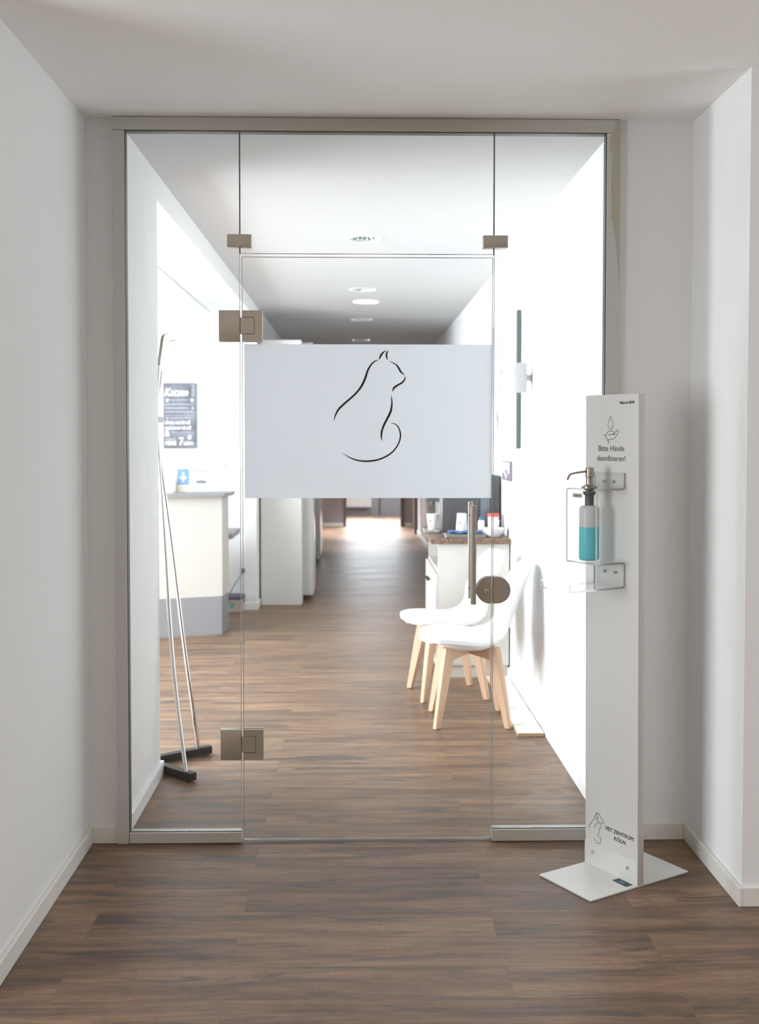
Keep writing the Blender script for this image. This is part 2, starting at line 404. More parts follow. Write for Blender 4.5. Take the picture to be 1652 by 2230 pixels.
# reception room on the left
window_wall('wall_reception_left', -4.4, -4.2, 4.2, 9.75, 4.4, 7.6, 0.55, 2.45, 2.8, M_wall_in)
struct('wall_reception_near', MB().box(-4.2, XL-0.16, 4.2, 4.35, 0, 2.8), M_wall_in)
struct('wall_reception_back', MB().box(-4.2, XL-0.10, 9.60, 9.75, 0, 2.8), M_wall_in)
rc = MB()
rc.box(-4.2, -1.262, 4.35, 9.60, 2.565, 2.70); rc.box(-1.250, XL-0.16, 4.35, 9.60, 2.565, 2.70)
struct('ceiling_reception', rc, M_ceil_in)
rg = MB()
rg.box(-1.264, -1.248, 4.35, 9.6, 2.600, 2.62)
for yy in (4.92, 6.17, 7.44, 8.67): rg.box(-4.2, XL-0.165, yy-0.004, yy+0.004, 2.5635, 2.5655)
rg.box(-1.567, -1.560, 4.35, 9.6, 2.5635, 2.5655)
struct('trim_2', rg, mat('ceiling_grid', (0.62, 0.61, 0.60), 0.6))

# baseboards
bh, bt = 0.062, 0.014
def bb(name, *boxes, M=M_base):
    mb = MB()
    for b in boxes: mb.box(*b, 0, bh, 0.002, 1)
    struct(name, mb, M)
M_base_in = mat('baseboard_inner', (0.88, 0.88, 0.88), 0.4)
bb('baseboard_left', (ol, ol+bt, 2.86, D))
bb('baseboard_front_left', (ol+bt, -0.850, D-bt, D))
bb('baseboard_front_right', (0.93, orr-bt, D-bt, D))
bb('baseboard_right', (orr-bt, orr, 3.42-bt, D))
bb('baseboard_right_end', (orr, 4.4, 3.42-bt, 3.42))
bb('baseboard_stub', (XL, XL+bt, D+0.035, 4.81), (XL-0.16, XL+bt, 4.81, 4.81+bt), M=M_base_in)
bb('baseboard_corridor_right', (XR-bt, XR, D+0.035, 17.0), M=M_base_in)
bb('baseboard_pier', (XL-0.115, XL+0.02, 9.48-bt, 9.48), (XL, XL+bt, 9.48, 9.72), M=M_base_in)
bb('baseboard_corridor_left', (XL, XL+bt, 10.7, 12.8), M=M_base_in)
bb('baseboard_reception', (-4.2, XL-0.115, 9.60-bt, 9.60), M=M_base_in)
bb('baseboard_far', (-0.859, -0.21, 18.40, 18.42), (0.81, 0.94, 18.40, 18.42))

# dirt line and paint on the frame: tape remains
# ---------------------------------------------------------------- metal frame of the glass wall
fy0, fy1 = 3.985, 4.035
fr = MB()
fr.box(-0.870, -0.828, fy0, fy1, 0, 2.579, 0.0015, 1).box(0.904, 0.951, fy0, fy1, 0, 2.579, 0.0015, 1).box(-0.870, 0.951, fy0, fy1, 2.580, 2.626, 0.0015, 1)
frame = struct('trim_3', fr, M_frame)
fl = MB()
fl.box(-0.828, -0.834+0.009, 3.990, 4.03, 0.04, 2.579)
struct('trim_4', MB().box(-0.8275, -0.8255, 3.992, 4.028, 0.04, 2.578).box(0.9005, 0.9035, 3.992, 4.028, 0.04, 2.578).box(-0.8275, 0.9035, 3.992, 4.028, 2.5765, 2.5795), M_seal)
fl.bm.free()
struct('trim_5', MB().box(-0.8255, -0.4185, fy0, fy1, 0.002, 0.040, 0.001, 1), M_frame)
struct('trim_6', MB().box(0.4985, 0.9035, fy0, fy1, 0.002, 0.044, 0.001, 1), M_frame)
struct('trim_7', MB().box(-0.8255, -0.4185, fy0+0.012, 4.0, 0.0402, 0.0425).box(0.4985, 0.9035, fy0+0.012, 4.0, 0.0442, 0.0465), M_seal)

# masking tape on the right post
tp = MB(); 
poly = [(0.936, 2.625), (0.951, 2.625), (0.951, 2.02), (0.946, 2.10), (0.936, 2.20), (0.921, 2.28), (0.919, 2.40), (0.924, 2.50), (0.914, 2.52), (0.915, 2.56), (0.930, 2.60)]
tp.prism(poly, 0, 0.0009, Matrix(((1, 0, 0, 0), (0, 0, -1, fy0), (0, 1, 0, 0), (0, 0, 0, 1))))
tag(tp.build('masking_tape', mat('old_masking_tape', (0.47, 0.455, 0.37), 0.5), smooth=False), 'torn beige masking tape on the upper right metal post of the glass wall', 'tape')

# ---------------------------------------------------------------- glass panes
gy0, gy1 = 4.000, 4.010
def pane(name, x0, x1, z0, z1, label, edges=(1, 1, 1, 1), seal=()):
    r = empty(name, ((x0+x1)/2, D, z0), label, None, kind='structure')
    g = MB().box(x0-r.location.x, x1-r.location.x, gy0-D, gy1-D, 0, z1-z0); g.build('glass', M_glass, r, False)
    e = MB(); w = 0.0016; cx = r.location.x
    a, b_, zz = x0-cx, x1-cx, z1-z0; q0, q1 = gy0-D-0.0002, gy1-D+0.0002
    if edges[0]: e.box(a-w, a, q0, q1, 0, zz)
    if edges[1]: e.box(b_, b_+w, q0, q1, 0, zz)
    if edges[2]: e.box(a, b_, q0, q1, -w, 0)
    if edges[3]: e.box(a, b_, q0, q1, zz, zz+w)
    if any(edges): e.build('polished_edge', M_edge, r, False)
    return r
w_left = pane('window_1', -0.826, -0.4205, 0.042, 2.577, 'fixed glass side panel on the left of the glass door', (0, 1, 0, 0))
w_right = pane('window_2', 0.5005, 0.901, 0.046, 2.577, 'fixed glass side panel on the right, behind the disinfectant stand', (1, 0, 0, 0))
w_top = pane('window_3', -0.4145, 0.4945, 2.1455, 2.577, 'fixed glass panel above the glass door', (0, 0, 1, 0))
sl = MB().box(-0.4205, -0.4165, 3.999, 4.011, 2.1435, 2.578)
sl.build('seal', M_seal, None, False).parent = None
o = bpy.data.objects['seal']; o.name = 'trim_8'; o['kind'] = 'structure'
struct('trim_9', MB().box(0.4962, 0.4992, 3.999, 4.011, 2.1435, 2.578), M_seal)
# clamps holding the panel above the door
for (x0, x1, z0, z1) in ((-0.463, -0.376, 2.166, 2.211), (0.458, 0.547, 2.167, 2.211)):
    c = Vector(w_top.location)
    MB().box(x0-c.x, x1-c.x, -0.020, 0.020, z0-c.z, z1-c.z, 0.0015, 2).build('clamp', M_steel, w_top)

# ---------------------------------------------------------------- glass door
dx0, dx1, dz1 = -0.4105, 0.4935, 2.132
door = empty('door_1', (dx0, D, 0), 'frameless glass door with frosted band and cat drawing', None, kind='structure')
def loc(x, z): return x-dx0, z
MB().box(0, dx1-dx0, -0.005, 0.005, 0.008, dz1).build('glass', M_glass, door, False)
e = MB(); W = dx1-dx0
e.box(-0.0016, 0, -0.0052, 0.0052, 0.008, dz1).box(W, W+0.0016, -0.0052, 0.0052, 0.008, dz1).box(0, W, -0.0052, 0.0052, dz1, dz1+0.0016).box(0, W, -0.0056, 0.0056, 0.0055, 0.0085)
e.build('polished_edge', M_edge, door, False)
for (z0, z1) in ((1.828, 1.940), (0.306, 0.418)):
    h = MB(); k = 0.0015
    # C-shaped plate on the leaf
    poly = [(0.0015, z0), (0.072, z0), (0.072, z1), (0.0015, z1), (0.0015, z1-0.024), (0.046, z1-0.024), (0.046, z0+0.026), (0.0015, z0+0.026)]
    T = Matrix(((1, 0, 0, 0), (0, 0, 1, 0), (0, 1, 0, 0), (0, 0, 0, 1)))
    h.prism(poly, -0.016, -0.0055, T); h.prism(poly, 0.0055, 0.016, T)
    h.build('hinge_plate', M_steel, door, False)
    h = MB().box(-0.006, 0.0435, -0.0155, 0.0155, z0+0.0275, z1-0.0255, 0.001, 1)
    h.build('hinge_knuckle', M_steel, door)
    c = w_left.location
    MB().box(-0.494-c.x, -0.4185-c.x, -0.016, 0.016, z0-c.z, z1-c.z, 0.0012, 2).build('hinge_plate', M_steel, w_left)
# pull handles, one bar on each face
for sgn, rr_, xx, za, zb, nm in ((-1, 0.0108, 0.4225, 0.881, 1.238, M_steel), (1, 0.0085, 0.4225, 0.887, 1.245, M_steel2)):
    x = xx-dx0; y = sgn*0.055
    hb = MB()
    hb.cyl((x, y, za), (x, y, zb), rr_, n=28)
    hb.build('pull_bar', nm, door)
    for z in (za+0.045, zb-0.045):
        MB().cyl((x, sgn*0.0055, z), (x, y, z), 0.006, n=16).cyl((x, sgn*0.0055, z), (x, sgn*0.010, z), 0.011, n=20).build('handle_post', M_steel2, door)
# lock: half-oval case on the leaf, counter case on the side panel
def half_oval(cx, cz, w, hgt, side, n=24):
    r = hgt/2; pts = []
    for i in range(n+1):
        t = -PI/2+PI*i/n
        pts.append((cx+side*(w-r+0.0)*1.0 + side*r*math.cos(t), cz+r*math.sin(t)))
    pts = [(cx, cz-r)]+pts+[(cx, cz+r)]
    return pts if side > 0 else list(reversed(pts))
T = Matrix(((1, 0, 0, 0), (0, 0, 1, 0), (0, 1, 0, 0), (0, 0, 0, 1)))
lc = MB(); pz = half_oval(0.4935-dx0, 0.927, 0.056, 0.098, -1)
lc.prism(pz, -0.021, -0.0055, T); lc.prism(pz, 0.0055, 0.021, T)
bmesh.ops.bevel(lc.bm, geom=[ed for ed in lc.bm.edges if abs(ed.verts[0].co.y-ed.verts[1].co.y) < 1e-6 and abs(abs(ed.verts[0].co.y)-0.021) < 1e-4], offset=0.0018, segments=2, affect='EDGES')
lk = lc.build('lock_case', M_steel, door)
lx = 0.4935-dx0-0.019
MB().cyl((lx, -0.030, 0.924), (lx, -0.020, 0.924), 0.0125, n=28).build('lock_cylinder', M_steel2, lk)
MB().lathe([(0.0, 0), (0.009, 0), (0.0095, 0.0012), (0.006, 0.0018), (0, 0.0018)], 24).build('lock_core', mat('lock_core', (0.72, 0.74, 0.62), 0.3, 0.6), lk)
core = [c for c in lk.children if c.name.startswith('lock_core')][0]
core.rotation_euler = (PI/2, 0, 0); core.location = (lx, -0.0302, 0.924)
MB().box(lx-0.0010, lx+0.0010, -0.0325, -0.0318, 0.919, 0.929).build('keyhole', M_ink, lk)
c = w_right.location
lc = MB(); pz = half_oval(0.4985-c.x, 0.927-c.z, 0.064, 0.098, 1)
lc.prism(pz, -0.021, -0.0055, T); lc.prism(pz, 0.0055, 0.021, T)
bmesh.ops.bevel(lc.bm, geom=[ed for ed in lc.bm.edges if abs(ed.verts[0].co.y-ed.verts[1].co.y) < 1e-6 and abs(abs(ed.verts[0].co.y)-0.021) < 1e-4], offset=0.0018, segments=2, affect='EDGES')
lc.build('lock_strike_case', M_steel, w_right)
# frosted band and cat drawing
fx0, fx1, fz0, fz1 = -0.4035, 0.4915, 1.2625, 1.8195
film = MB().box(fx0-dx0, fx1-dx0, -0.0056, -0.0052, fz0, fz1).build('frosted_band', M_film, door, False)
film['label'] = 'milky frosted band across the glass'
def cat_tf(x, y, d):
    px = 660+x/3.4417; py = 740+y/3.4417
    return Vector((-0.4035+(px-530)*(0.9045/542)-dx0, -0.0058-d, 1.8195-(py-750)*(0.557/335)))
CAT = [
 [(556,147,3),(560,140,8),(566,124,14),(578,104,14),(592,90,9),(608,79,2)],
 [(619,148,5),(613,132,11),(611,112,14),(615,94,11),(624,80,3)],
 [(551,150,3),(520,163,9),(492,192,12),(470,233,14),(452,288,16),(427,342,16),(395,387,14),(352,430,14),(302,473,15),(256,518,15),(232,560,11),(219,606,3)],
 [(630,157,2),(660,172,6),(686,188,10),(704,214,14),(722,243,12),(749,265,2)],
 [(751,274,4),(746,298,11),(727,320,13),(698,337,13),(669,358,16),(656,386,4)],
 [(647,415,2),(651,450,9),(651,492,13),(641,540,16),(617,590,16),(594,635,15),(578,680,14),(573,720,12),(578,758,2)],
 [(285,850,2),(330,878,7),(382,900,10),(442,909,12),(502,907,13),(562,894,12),(622,866,12),(666,830,11),(700,780,10),(716,726,11),(711,680,10),(694,646,8),(670,628,6),(646,625,3)],
]
cm = MB()
for s in CAT: stroke_mesh(cm, s, 0.0003, cat_tf)
cm.build('cat_drawing', M_ink, film, False)

# ================================================================ DISINFECTANT STAND
st = empty('disinfectant_stand', (0.875, 3.674, 0), 'white metal disinfectant stand with "Bitte Hände desinfizieren!" column on a flat base plate', 'stand', rz=math.atan2(-0.857, 0.515))
LEAN = -0.0088
def lean(o):
    for v in o.data.vertices: v.co.x += LEAN*v.co.z
    return o
YF = -0.015
MB().box(-0.125, 0.125, -0.224, 0.224, 0.0005, 0.0065, 0.001, 1).build('base_plate', M_standwhite, st)
lean(MB().box(-0.1245, 0.1245, YF, YF+0.028, 0.006, 1.627, 0.0015, 2).build('column', M_standwhite, st))
lean(MB().box(-0.1255, 0.1255, YF-0.0025, YF, 0.0065, 0.085, 0.0005, 1).build('mounting_flange', M_standwhite, st))
for x, z in ((-0.086, 0.056), (0.080, 0.056)):
    MB().cyl((x, YF-0.002, z), (x, YF-0.016, z), 0.006, n=20).build('bolt_cap', M_standwhite, st)
MB().box(0.045, 0.110, -0.052, -0.022, 0.0065, 0.0072).build('sticker', mat('dark_sticker', (0.02, 0.03, 0.05), 0.3), st, False)
sk = [c for c in st.children if c.name.startswith('sticker')][0]
MB().box(0.066, 0.088, -0.044, -0.034, 0.0072, 0.0076).build('sticker_mark', mat('sticker_blue', (0.10, 0.25, 0.38), 0.4), sk, False)

def face_text(s, size, x, z, M, name, bold=0.0, align='LEFT', sx=1.0, spacing=1.0):
    me = text_mesh(s, size, 0.0004, bold, align, sx=sx, spacing=spacing); me.materials.clear(); me.materials.append(M)
    T_ = Matrix(((1, 0, 0, x+LEAN*z), (0, 0, -1, YF-0.0003), (0, 1, 0, z), (0, 0, 0, 1)))
    me.transform(T_); return link(name, me, st, False)
face_text('Made in NRW', 0.0135, 0.038, 1.594, M_ink, 'printed_line', 0.0004, sx=0.85)
face_text('Bitte Hände', 0.0262, -0.0015, 1.438, M_ink2, 'printed_line', 0.0001, 'CENTER', sx=0.97)
face_text('desinfizieren!', 0.0262, -0.0015, 1.4045, M_ink2, 'printed_line', 0.0001, 'CENTER', sx=0.97)
face_text('VET ZENTRUM', 0.0188, -0.0275, 0.149, M_ink, 'printed_line', 0.0003, sx=1.08)
face_text('KÖLN', 0.0188, 0.0145, 0.1255, M_ink, 'printed_line', 0.0003, sx=1.08)
def icon(name, strokes, M, x0, z0, k, w, s=5):
    mb = MB()
    def tf(x, y, d): z = z0-y*k; return Vector((x0+x*k+LEAN*z, YF-0.0002-d, z))
    for q in strokes: stroke_mesh(mb, [(a, b_, w) for a, b_ in q], 0.0004, tf, s)
    return mb.build(name, M, st, False)
# water drop and open hand (drawing units = zoomed pixels, 1 px ~ 0.000466 m)
k = 0.00047
icon('drop_icon', [[(0,0),(-8,18),(-20,42),(-25,60),(-20,80),(0,92),(20,82),(26,62),(20,42),(8,18),(0,0)], [(4,78),(10,74),(13,66)]], M_blueink, -0.004, 1.5545, k*1.02, 3.6)
icon('hand_icon', [[(-72,-2),(-64,-10),(-56,-6),(-50,6),(-30,32),(-24,46),(-30,52)],
     [(-56,-4),(-40,-24),(-26,-34),(4,-38),(22,-36),(30,-26),(20,-16),(-4,-12),(-28,-10)],
     [(24,-10),(38,-20),(52,-36),(66,-44),(74,-38),(70,-26),(50,-2),(34,14),(16,20),(-16,22),(-30,32)],
     [(20,-16),(28,-12),(38,-18)]], M_ink2, -0.002, 1.487, k*1.0, 3.6)
# dog and cat outline logo
icon('logo_drawing', [[(0,60),(-2,46),(6,30),(22,12),(36,-6),(44,-24),(50,-38),(60,-46),(76,-44),(88,-34),(96,-22),(104,-16),(112,-8),(108,0),(96,2),(84,-2)],
     [(62,-44),(54,-30),(54,-14),(60,-4),(66,-14),(70,-28),(68,-40)],
     [(36,44),(44,28),(58,14),(70,2),(76,-2),(80,6),(88,12),(92,22),(90,30),(80,32),(78,46),(76,62),(70,74),(66,86)],
     [(38,104),(46,114),(60,122),(76,120),(88,110),(90,94),(84,84),(76,84)]], M_ink2, -0.1035, 0.166, 0.00062, 2.2)

# acrylic holder: one bent sheet
def bent_sheet(path, th, x0, x1, R=0.010):
    """path: (d,z) polyline centreline with rounded corners -> solid sheet between x0 and x1"""
    P = [Vector((a, b_)) for a, b_ in path]; pts = [P[0]]
    for i in range(1, len(P)-1):
        a = (P[i-1]-P[i]).normalized(); b_ = (P[i+1]-P[i]).normalized()
        ang = a.angle(b_); r = R/math.tan(ang/2) if ang > 0.01 else 0
        r = min(r, (P[i-1]-P[i]).length*0.49, (P[i+1]-P[i]).length*0.49)
        s, e_ = P[i]+a*r, P[i]+b_*r
        for k_ in range(7):
            t = k_/6; pts.append((1-t)**2*s+2*t*(1-t)*P[i]+t*t*e_)
    pts.append(P[-1]); n = len(pts); L_, R_ = [], []
    for i, p in enumerate(pts):
        t = (pts[min(i+1, n-1)]-pts[max(i-1, 0)]).normalized(); nn = Vector((-t.y, t.x))*th/2
        L_.append(p+nn); R_.append(p-nn)
    return L_, R_
path = [(0.0055, 1.366), (0.0055, 1.3125), (0.1310, 1.3125), (0.1310, 1.0680), (0.0055, 1.0680), (0.0055, 0.9870), (0.2450, 0.9870), (0.2450, 1.0120)]
L_, R_ = bent_sheet(path, 0.0062, 0, 0)
hx0, hx1 = -0.0865+0.0115, 0.0570+0.0115
holder = empty('acrylic_bottle_holder', st.location, 'clear bent acrylic bottle holder with drip shelf screwed to the white column', 'holder', rz=st.rotation_euler.z)
sm, em = MB(), MB()
def hv(bm, p, x): return bm.verts.new(Vector((x+LEAN*p.y, YF-0.0005-p.x, p.y)))
n = len(L_)
for S in (L_, R_):
    A = [hv(sm.bm, p, hx0+0.0002) for p in S]; B = [hv(sm.bm, p, hx1-0.0002) for p in S]
    for i in range(n-1): sm.bm.faces.new((A[i], A[i+1], B[i+1], B[i]))
for x, sg in ((hx0, 1), (hx1, -1)):
    A = [hv(em.bm, p, x) for p in L_]; B = [hv(em.bm, p, x) for p in R_]
    A2 = [hv(em.bm, p, x+sg*0.0012) for p in L_]; B2 = [hv(em.bm, p, x+sg*0.0012) for p in R_]
    for i in range(n-1):
        em.bm.faces.new((A[i], A[i+1], B[i+1], B[i])); em.bm.faces.new((A2[i], B2[i], B2[i+1], A2[i+1]))
        em.bm.faces.new((A[i], A2[i], A2[i+1], A[i+1])); em.bm.faces.new((B[i], B[i+1], B2[i+1], B2[i]))
for i0 in (0, n-1):
    p, q = L_[i0], R_[i0]
    em.bm.faces.new((hv(em.bm, p, hx0), hv(em.bm, p, hx1), hv(em.bm, q, hx1), hv(em.bm, q, hx0)))
sm.build('bent_sheet', M_acryl, holder)
em.build('polished_edge', M_acedge, holder)
for x, z in ((-0.044, 1.336), (0.0015, 1.336), (-0.039, 1.033), (0.011, 1.033)):
    xx = x+0.0115+LEAN*z
    MB().cyl((xx, YF-0.0005, z), (xx, YF-0.0105, z), 0.0036, n=14).lathe([(0, 0), (0.0055, 0), (0.0045, 0.002), (0, 0.0022)], 16, (0, 0, 0)) if False else MB().cyl((xx, YF-0.0075, z), (xx, YF-0.0105, z), 0.0052, 0.0038, n=18).cyl((xx, YF-0.0005, z), (xx, YF-0.0075, z), 0.003, n=12).build('screw', M_steel2, holder)
tx = -0.052
lb = MB().box(tx, tx+0.046, -0.0006, 0, 1.2845, 1.2985)
lb = lb.build('label_tag', mat('cream_label', (0.62, 0.55, 0.45), 0.5), holder, False); lb.location = (0, YF-0.0005-0.1352, 0)
me = text_mesh('STERILLIUM', 0.0082, 0.0003, 0.0001, 'CENTER', sx=0.78); me.materials.clear(); me.materials.append(M_ink)
me.transform(Matrix(((1, 0, 0, tx+0.023), (0, 0, -1, -0.0008), (0, 1, 0, 1.2885), (0, 0, 0, 1)))); link('label_print', me, lb, False)

# pump bottle hanging in the holder
u = Matrix.Rotation(st.rotation_euler.z, 4, 'Z') @ Vector((-0.030, YF-0.082, 0))
bx, by = st.location.x+u.x, st.location.y+u.y
bt_ = empty('pump_bottle', (bx, by, 1.0745), 'milky soap-style pump bottle half full of turquoise liquid in the acrylic holder', 'bottle', rz=st.rotation_euler.z)
ZL = 0.111
MB().lathe([(0, ZL-0.0003), (0.0325, ZL-0.0003), (0.0335, ZL+0.001), (0.0335, 0.168), (0.032, 0.176), (0.027, 0.181), (0.0165, 0.183), (0, 0.183)], 40).build('bottle_body', M_hdpe, bt_)
MB().lathe([(0, 0), (0.028, 0), (0.0325, 0.004), (0.0336, 0.010), (0.0336, ZL), (0, ZL)], 40).build('liquid', M_liquid, bt_)
MB().lathe([(0, 0.183), (0.0148, 0.183), (0.0148, 0.217), (0.019, 0.218), (0.0215, 0.224), (0.0215, 0.229), (0, 0.229)], 32).build('neck_collar', mat('grey_collar', (0.13, 0.12, 0.14), 0.5), bt_)
ant = mat('antique_steel', (0.44, 0.40, 0.34), 0.3, 0.9)
pm = MB().lathe([(0.009, 0.229), (0.026, 0.2415), (0.026, 0.245), (0.020, 0.249), (0.0135, 0.252), (0.012, 0.262), (0.0125, 0.275), (0.0145, 0.277), (0.0145, 0.303), (0.0125, 0.309), (0, 0.310)], 32).build('pump_head', ant, bt_)
MB().cyl((0, 0, 0.2405), (0, 0, 0.2418), 0.0265, n=32).build('gasket', M_ink, pm)
MB().tube([(0, -0.012, 0.296), (0, -0.05, 0.293), (0, -0.078, 0.289), (0, -0.088, 0.284), (0, -0.097, 0.270)], 0.0034, 12, samples=4).build('spout', mat('copper_spout', (0.33, 0.22, 0.21), 0.35, 0.8), bt_)

# ================================================================ COAT RACK
rk = empty('coat_rack', (-0.86, 4.92, 0), 'slim coat rack with two bowed chrome tubes on black V-shaped feet beside the wall end', 'coat rack')
def rp(p): return (p[0]+0.86, p[1]-4.92, p[2])
t1 = [(-0.735, 4.73, 0.04), (-0.781, 4.775, 0.35), (-0.812, 4.812, 0.63), (-0.843, 4.85, 1.05), (-0.872, 4.885, 1.40), (-0.880, 4.89, 1.60), (-0.866, 4.86, 1.80)]
t2 = [(-0.734, 5.10, 0.04), (-0.766, 5.06, 0.33), (-0.795, 5.03, 0.60), (-0.833, 4.98, 1.0), (-0.876, 4.935, 1.40), (-0.885, 4.935, 1.60), (-0.872, 4.965, 1.78)]
MB().tube([rp(p) for p in t1], 0.0092, 14, samples=6).build('upright_tube', M_chrome, rk)
MB().tube([rp(p) for p in t2], 0.0092, 14, samples=6).build('upright_tube', M_chrome, rk)
def flatbar(pts, w, th, wdir):
    mb = MB(); rings = []; P = [Vector(rp(p)) for p in pts]; wd = Vector(wdir).normalized()
    for i, p in enumerate(P):
        t = (P[min(i+1, len(P)-1)]-P[max(i-1, 0)]).normalized(); nn = t.cross(wd).normalized()
        rings.append([mb.bm.verts.new(p+wd*a*w/2+nn*b_*th/2) for a, b_ in ((-1, -1), (1, -1), (1, 1), (-1, 1))])
    for A, B in zip(rings, rings[1:]):
        for k_ in range(4): mb.bm.faces.new((A[k_], A[(k_+1) % 4], B[(k_+1) % 4], B[k_]))
    mb.bm.faces.new(rings[0]); mb.bm.faces.new(rings[-1]); return mb
flatbar([(-0.880, 4.885, 1.70), (-0.868, 4.862, 1.79), (-0.842, 4.82, 1.915), (-0.836, 4.815, 1.928), (-0.815, 4.81, 1.934)], 0.014, 0.003, (1, 0.25, 0.3)).build('hook_arm', M_steel, rk)
flatbar([(-0.905, 4.935, 1.68), (-0.888, 4.95, 1.76), (-0.848, 4.995, 1.905), (-0.840, 5.0, 1.918), (-0.810, 5.0, 1.920)], 0.012, 0.003, (1, -0.1, 0.5)).build('hook_arm', M_steel, rk)
MB().box(-0.03, 0.0, -0.03, 0.02, 1.55, 1.575, 0.002, 1).build('clamp_block', M_silver, rk)
MB().tube([(0.0, -0.012, 1.556), (0.014, -0.012, 1.553), (0.022, -0.012, 1.560), (0.024, -0.012, 1.568)], 0.002, 8, samples=3).build('side_hook', M_chrome, rk)
def footbar(p0, p1, w=0.036, z0=0.006, z1=0.040):
    a, b_ = Vector(rp((*p0, 0))), Vector(rp((*p1, 0))); d = (b_-a).normalized(); s = Vector((-d.y, d.x, 0))*w/2
    mb = MB(); mb.prism([((a-s).x, (a-s).y), ((b_-s).x, (b_-s).y), ((b_+s).x, (b_+s).y), ((a+s).x, (a+s).y)], z0, z1)
    bmesh.ops.bevel(mb.bm, geom=list(mb.bm.edges), offset=0.0015, segments=1, affect='EDGES'); return mb
f1 = footbar((-0.700, 4.708), (-0.975, 4.955)).build('foot_bar', M_black, rk)
f2 = footbar((-0.683, 5.135), (-0.960, 4.925)).build('foot_bar', M_black, rk)
for p, f in (((-0.725, 4.725), f1), ((-0.708, 5.118), f2), ((-0.95, 4.94), f1)):
    q = rp((*p, 0)); MB().cyl((q[0], q[1], 0), (q[0], q[1], 0.007), 0.010, n=16).build('glide', M_felt, f)

# ================================================================ CHAIRS
def shell_point(u, v):
    """u 0 front lip .. 1 top of back, v -1..1 across. local: +x to the back, y across"""
    prof = [(-0.262, 0.440), (-0.254, 0.448), (-0.232, 0.454), (-0.160, 0.453), (-0.06, 0.437), (0.04, 0.430), (0.12, 0.442), (0.180, 0.490), (0.222, 0.575), (0.262, 0.68), (0.300, 0.775), (0.322, 0.828)]
    wid = [0.070, 0.150, 0.202, 0.233, 0.240, 0.240, 0.236, 0.228, 0.216, 0.204, 0.176, 0.100]
    rise = [0.0, 0.0, 0.004, 0.012, 0.024, 0.022, 0.030, 0.030, 0.02, 0.0, 0.0, 0.0]
    fwd = [0.0, -0.004, -0.004, 0, 0, 0, 0, 0.02, 0.055, 0.065, 0.055, 0.04, 0.018]
    t = u*(len(prof)-1); i = min(int(t), len(prof)-2); f = t-i
    def cr(a):
        p0, p1, p2, p3 = a[max(i-1, 0)], a[i], a[i+1], a[min(i+2, len(a)-1)]
        return 0.5*((2*p1)+(-p0+p2)*f+(2*p0-5*p1+4*p2-p3)*f*f+(-p0+3*p1-3*p2+p3)*f**3)
    x = cr([a for a, _ in prof]); z = cr([b_ for _, b_ in prof]); w = cr(wid); rs = cr(rise); fd = cr(fwd)
    e_ = abs(v)**2.6
    return Vector((x-fd*e_, w*v, z+rs*e_))
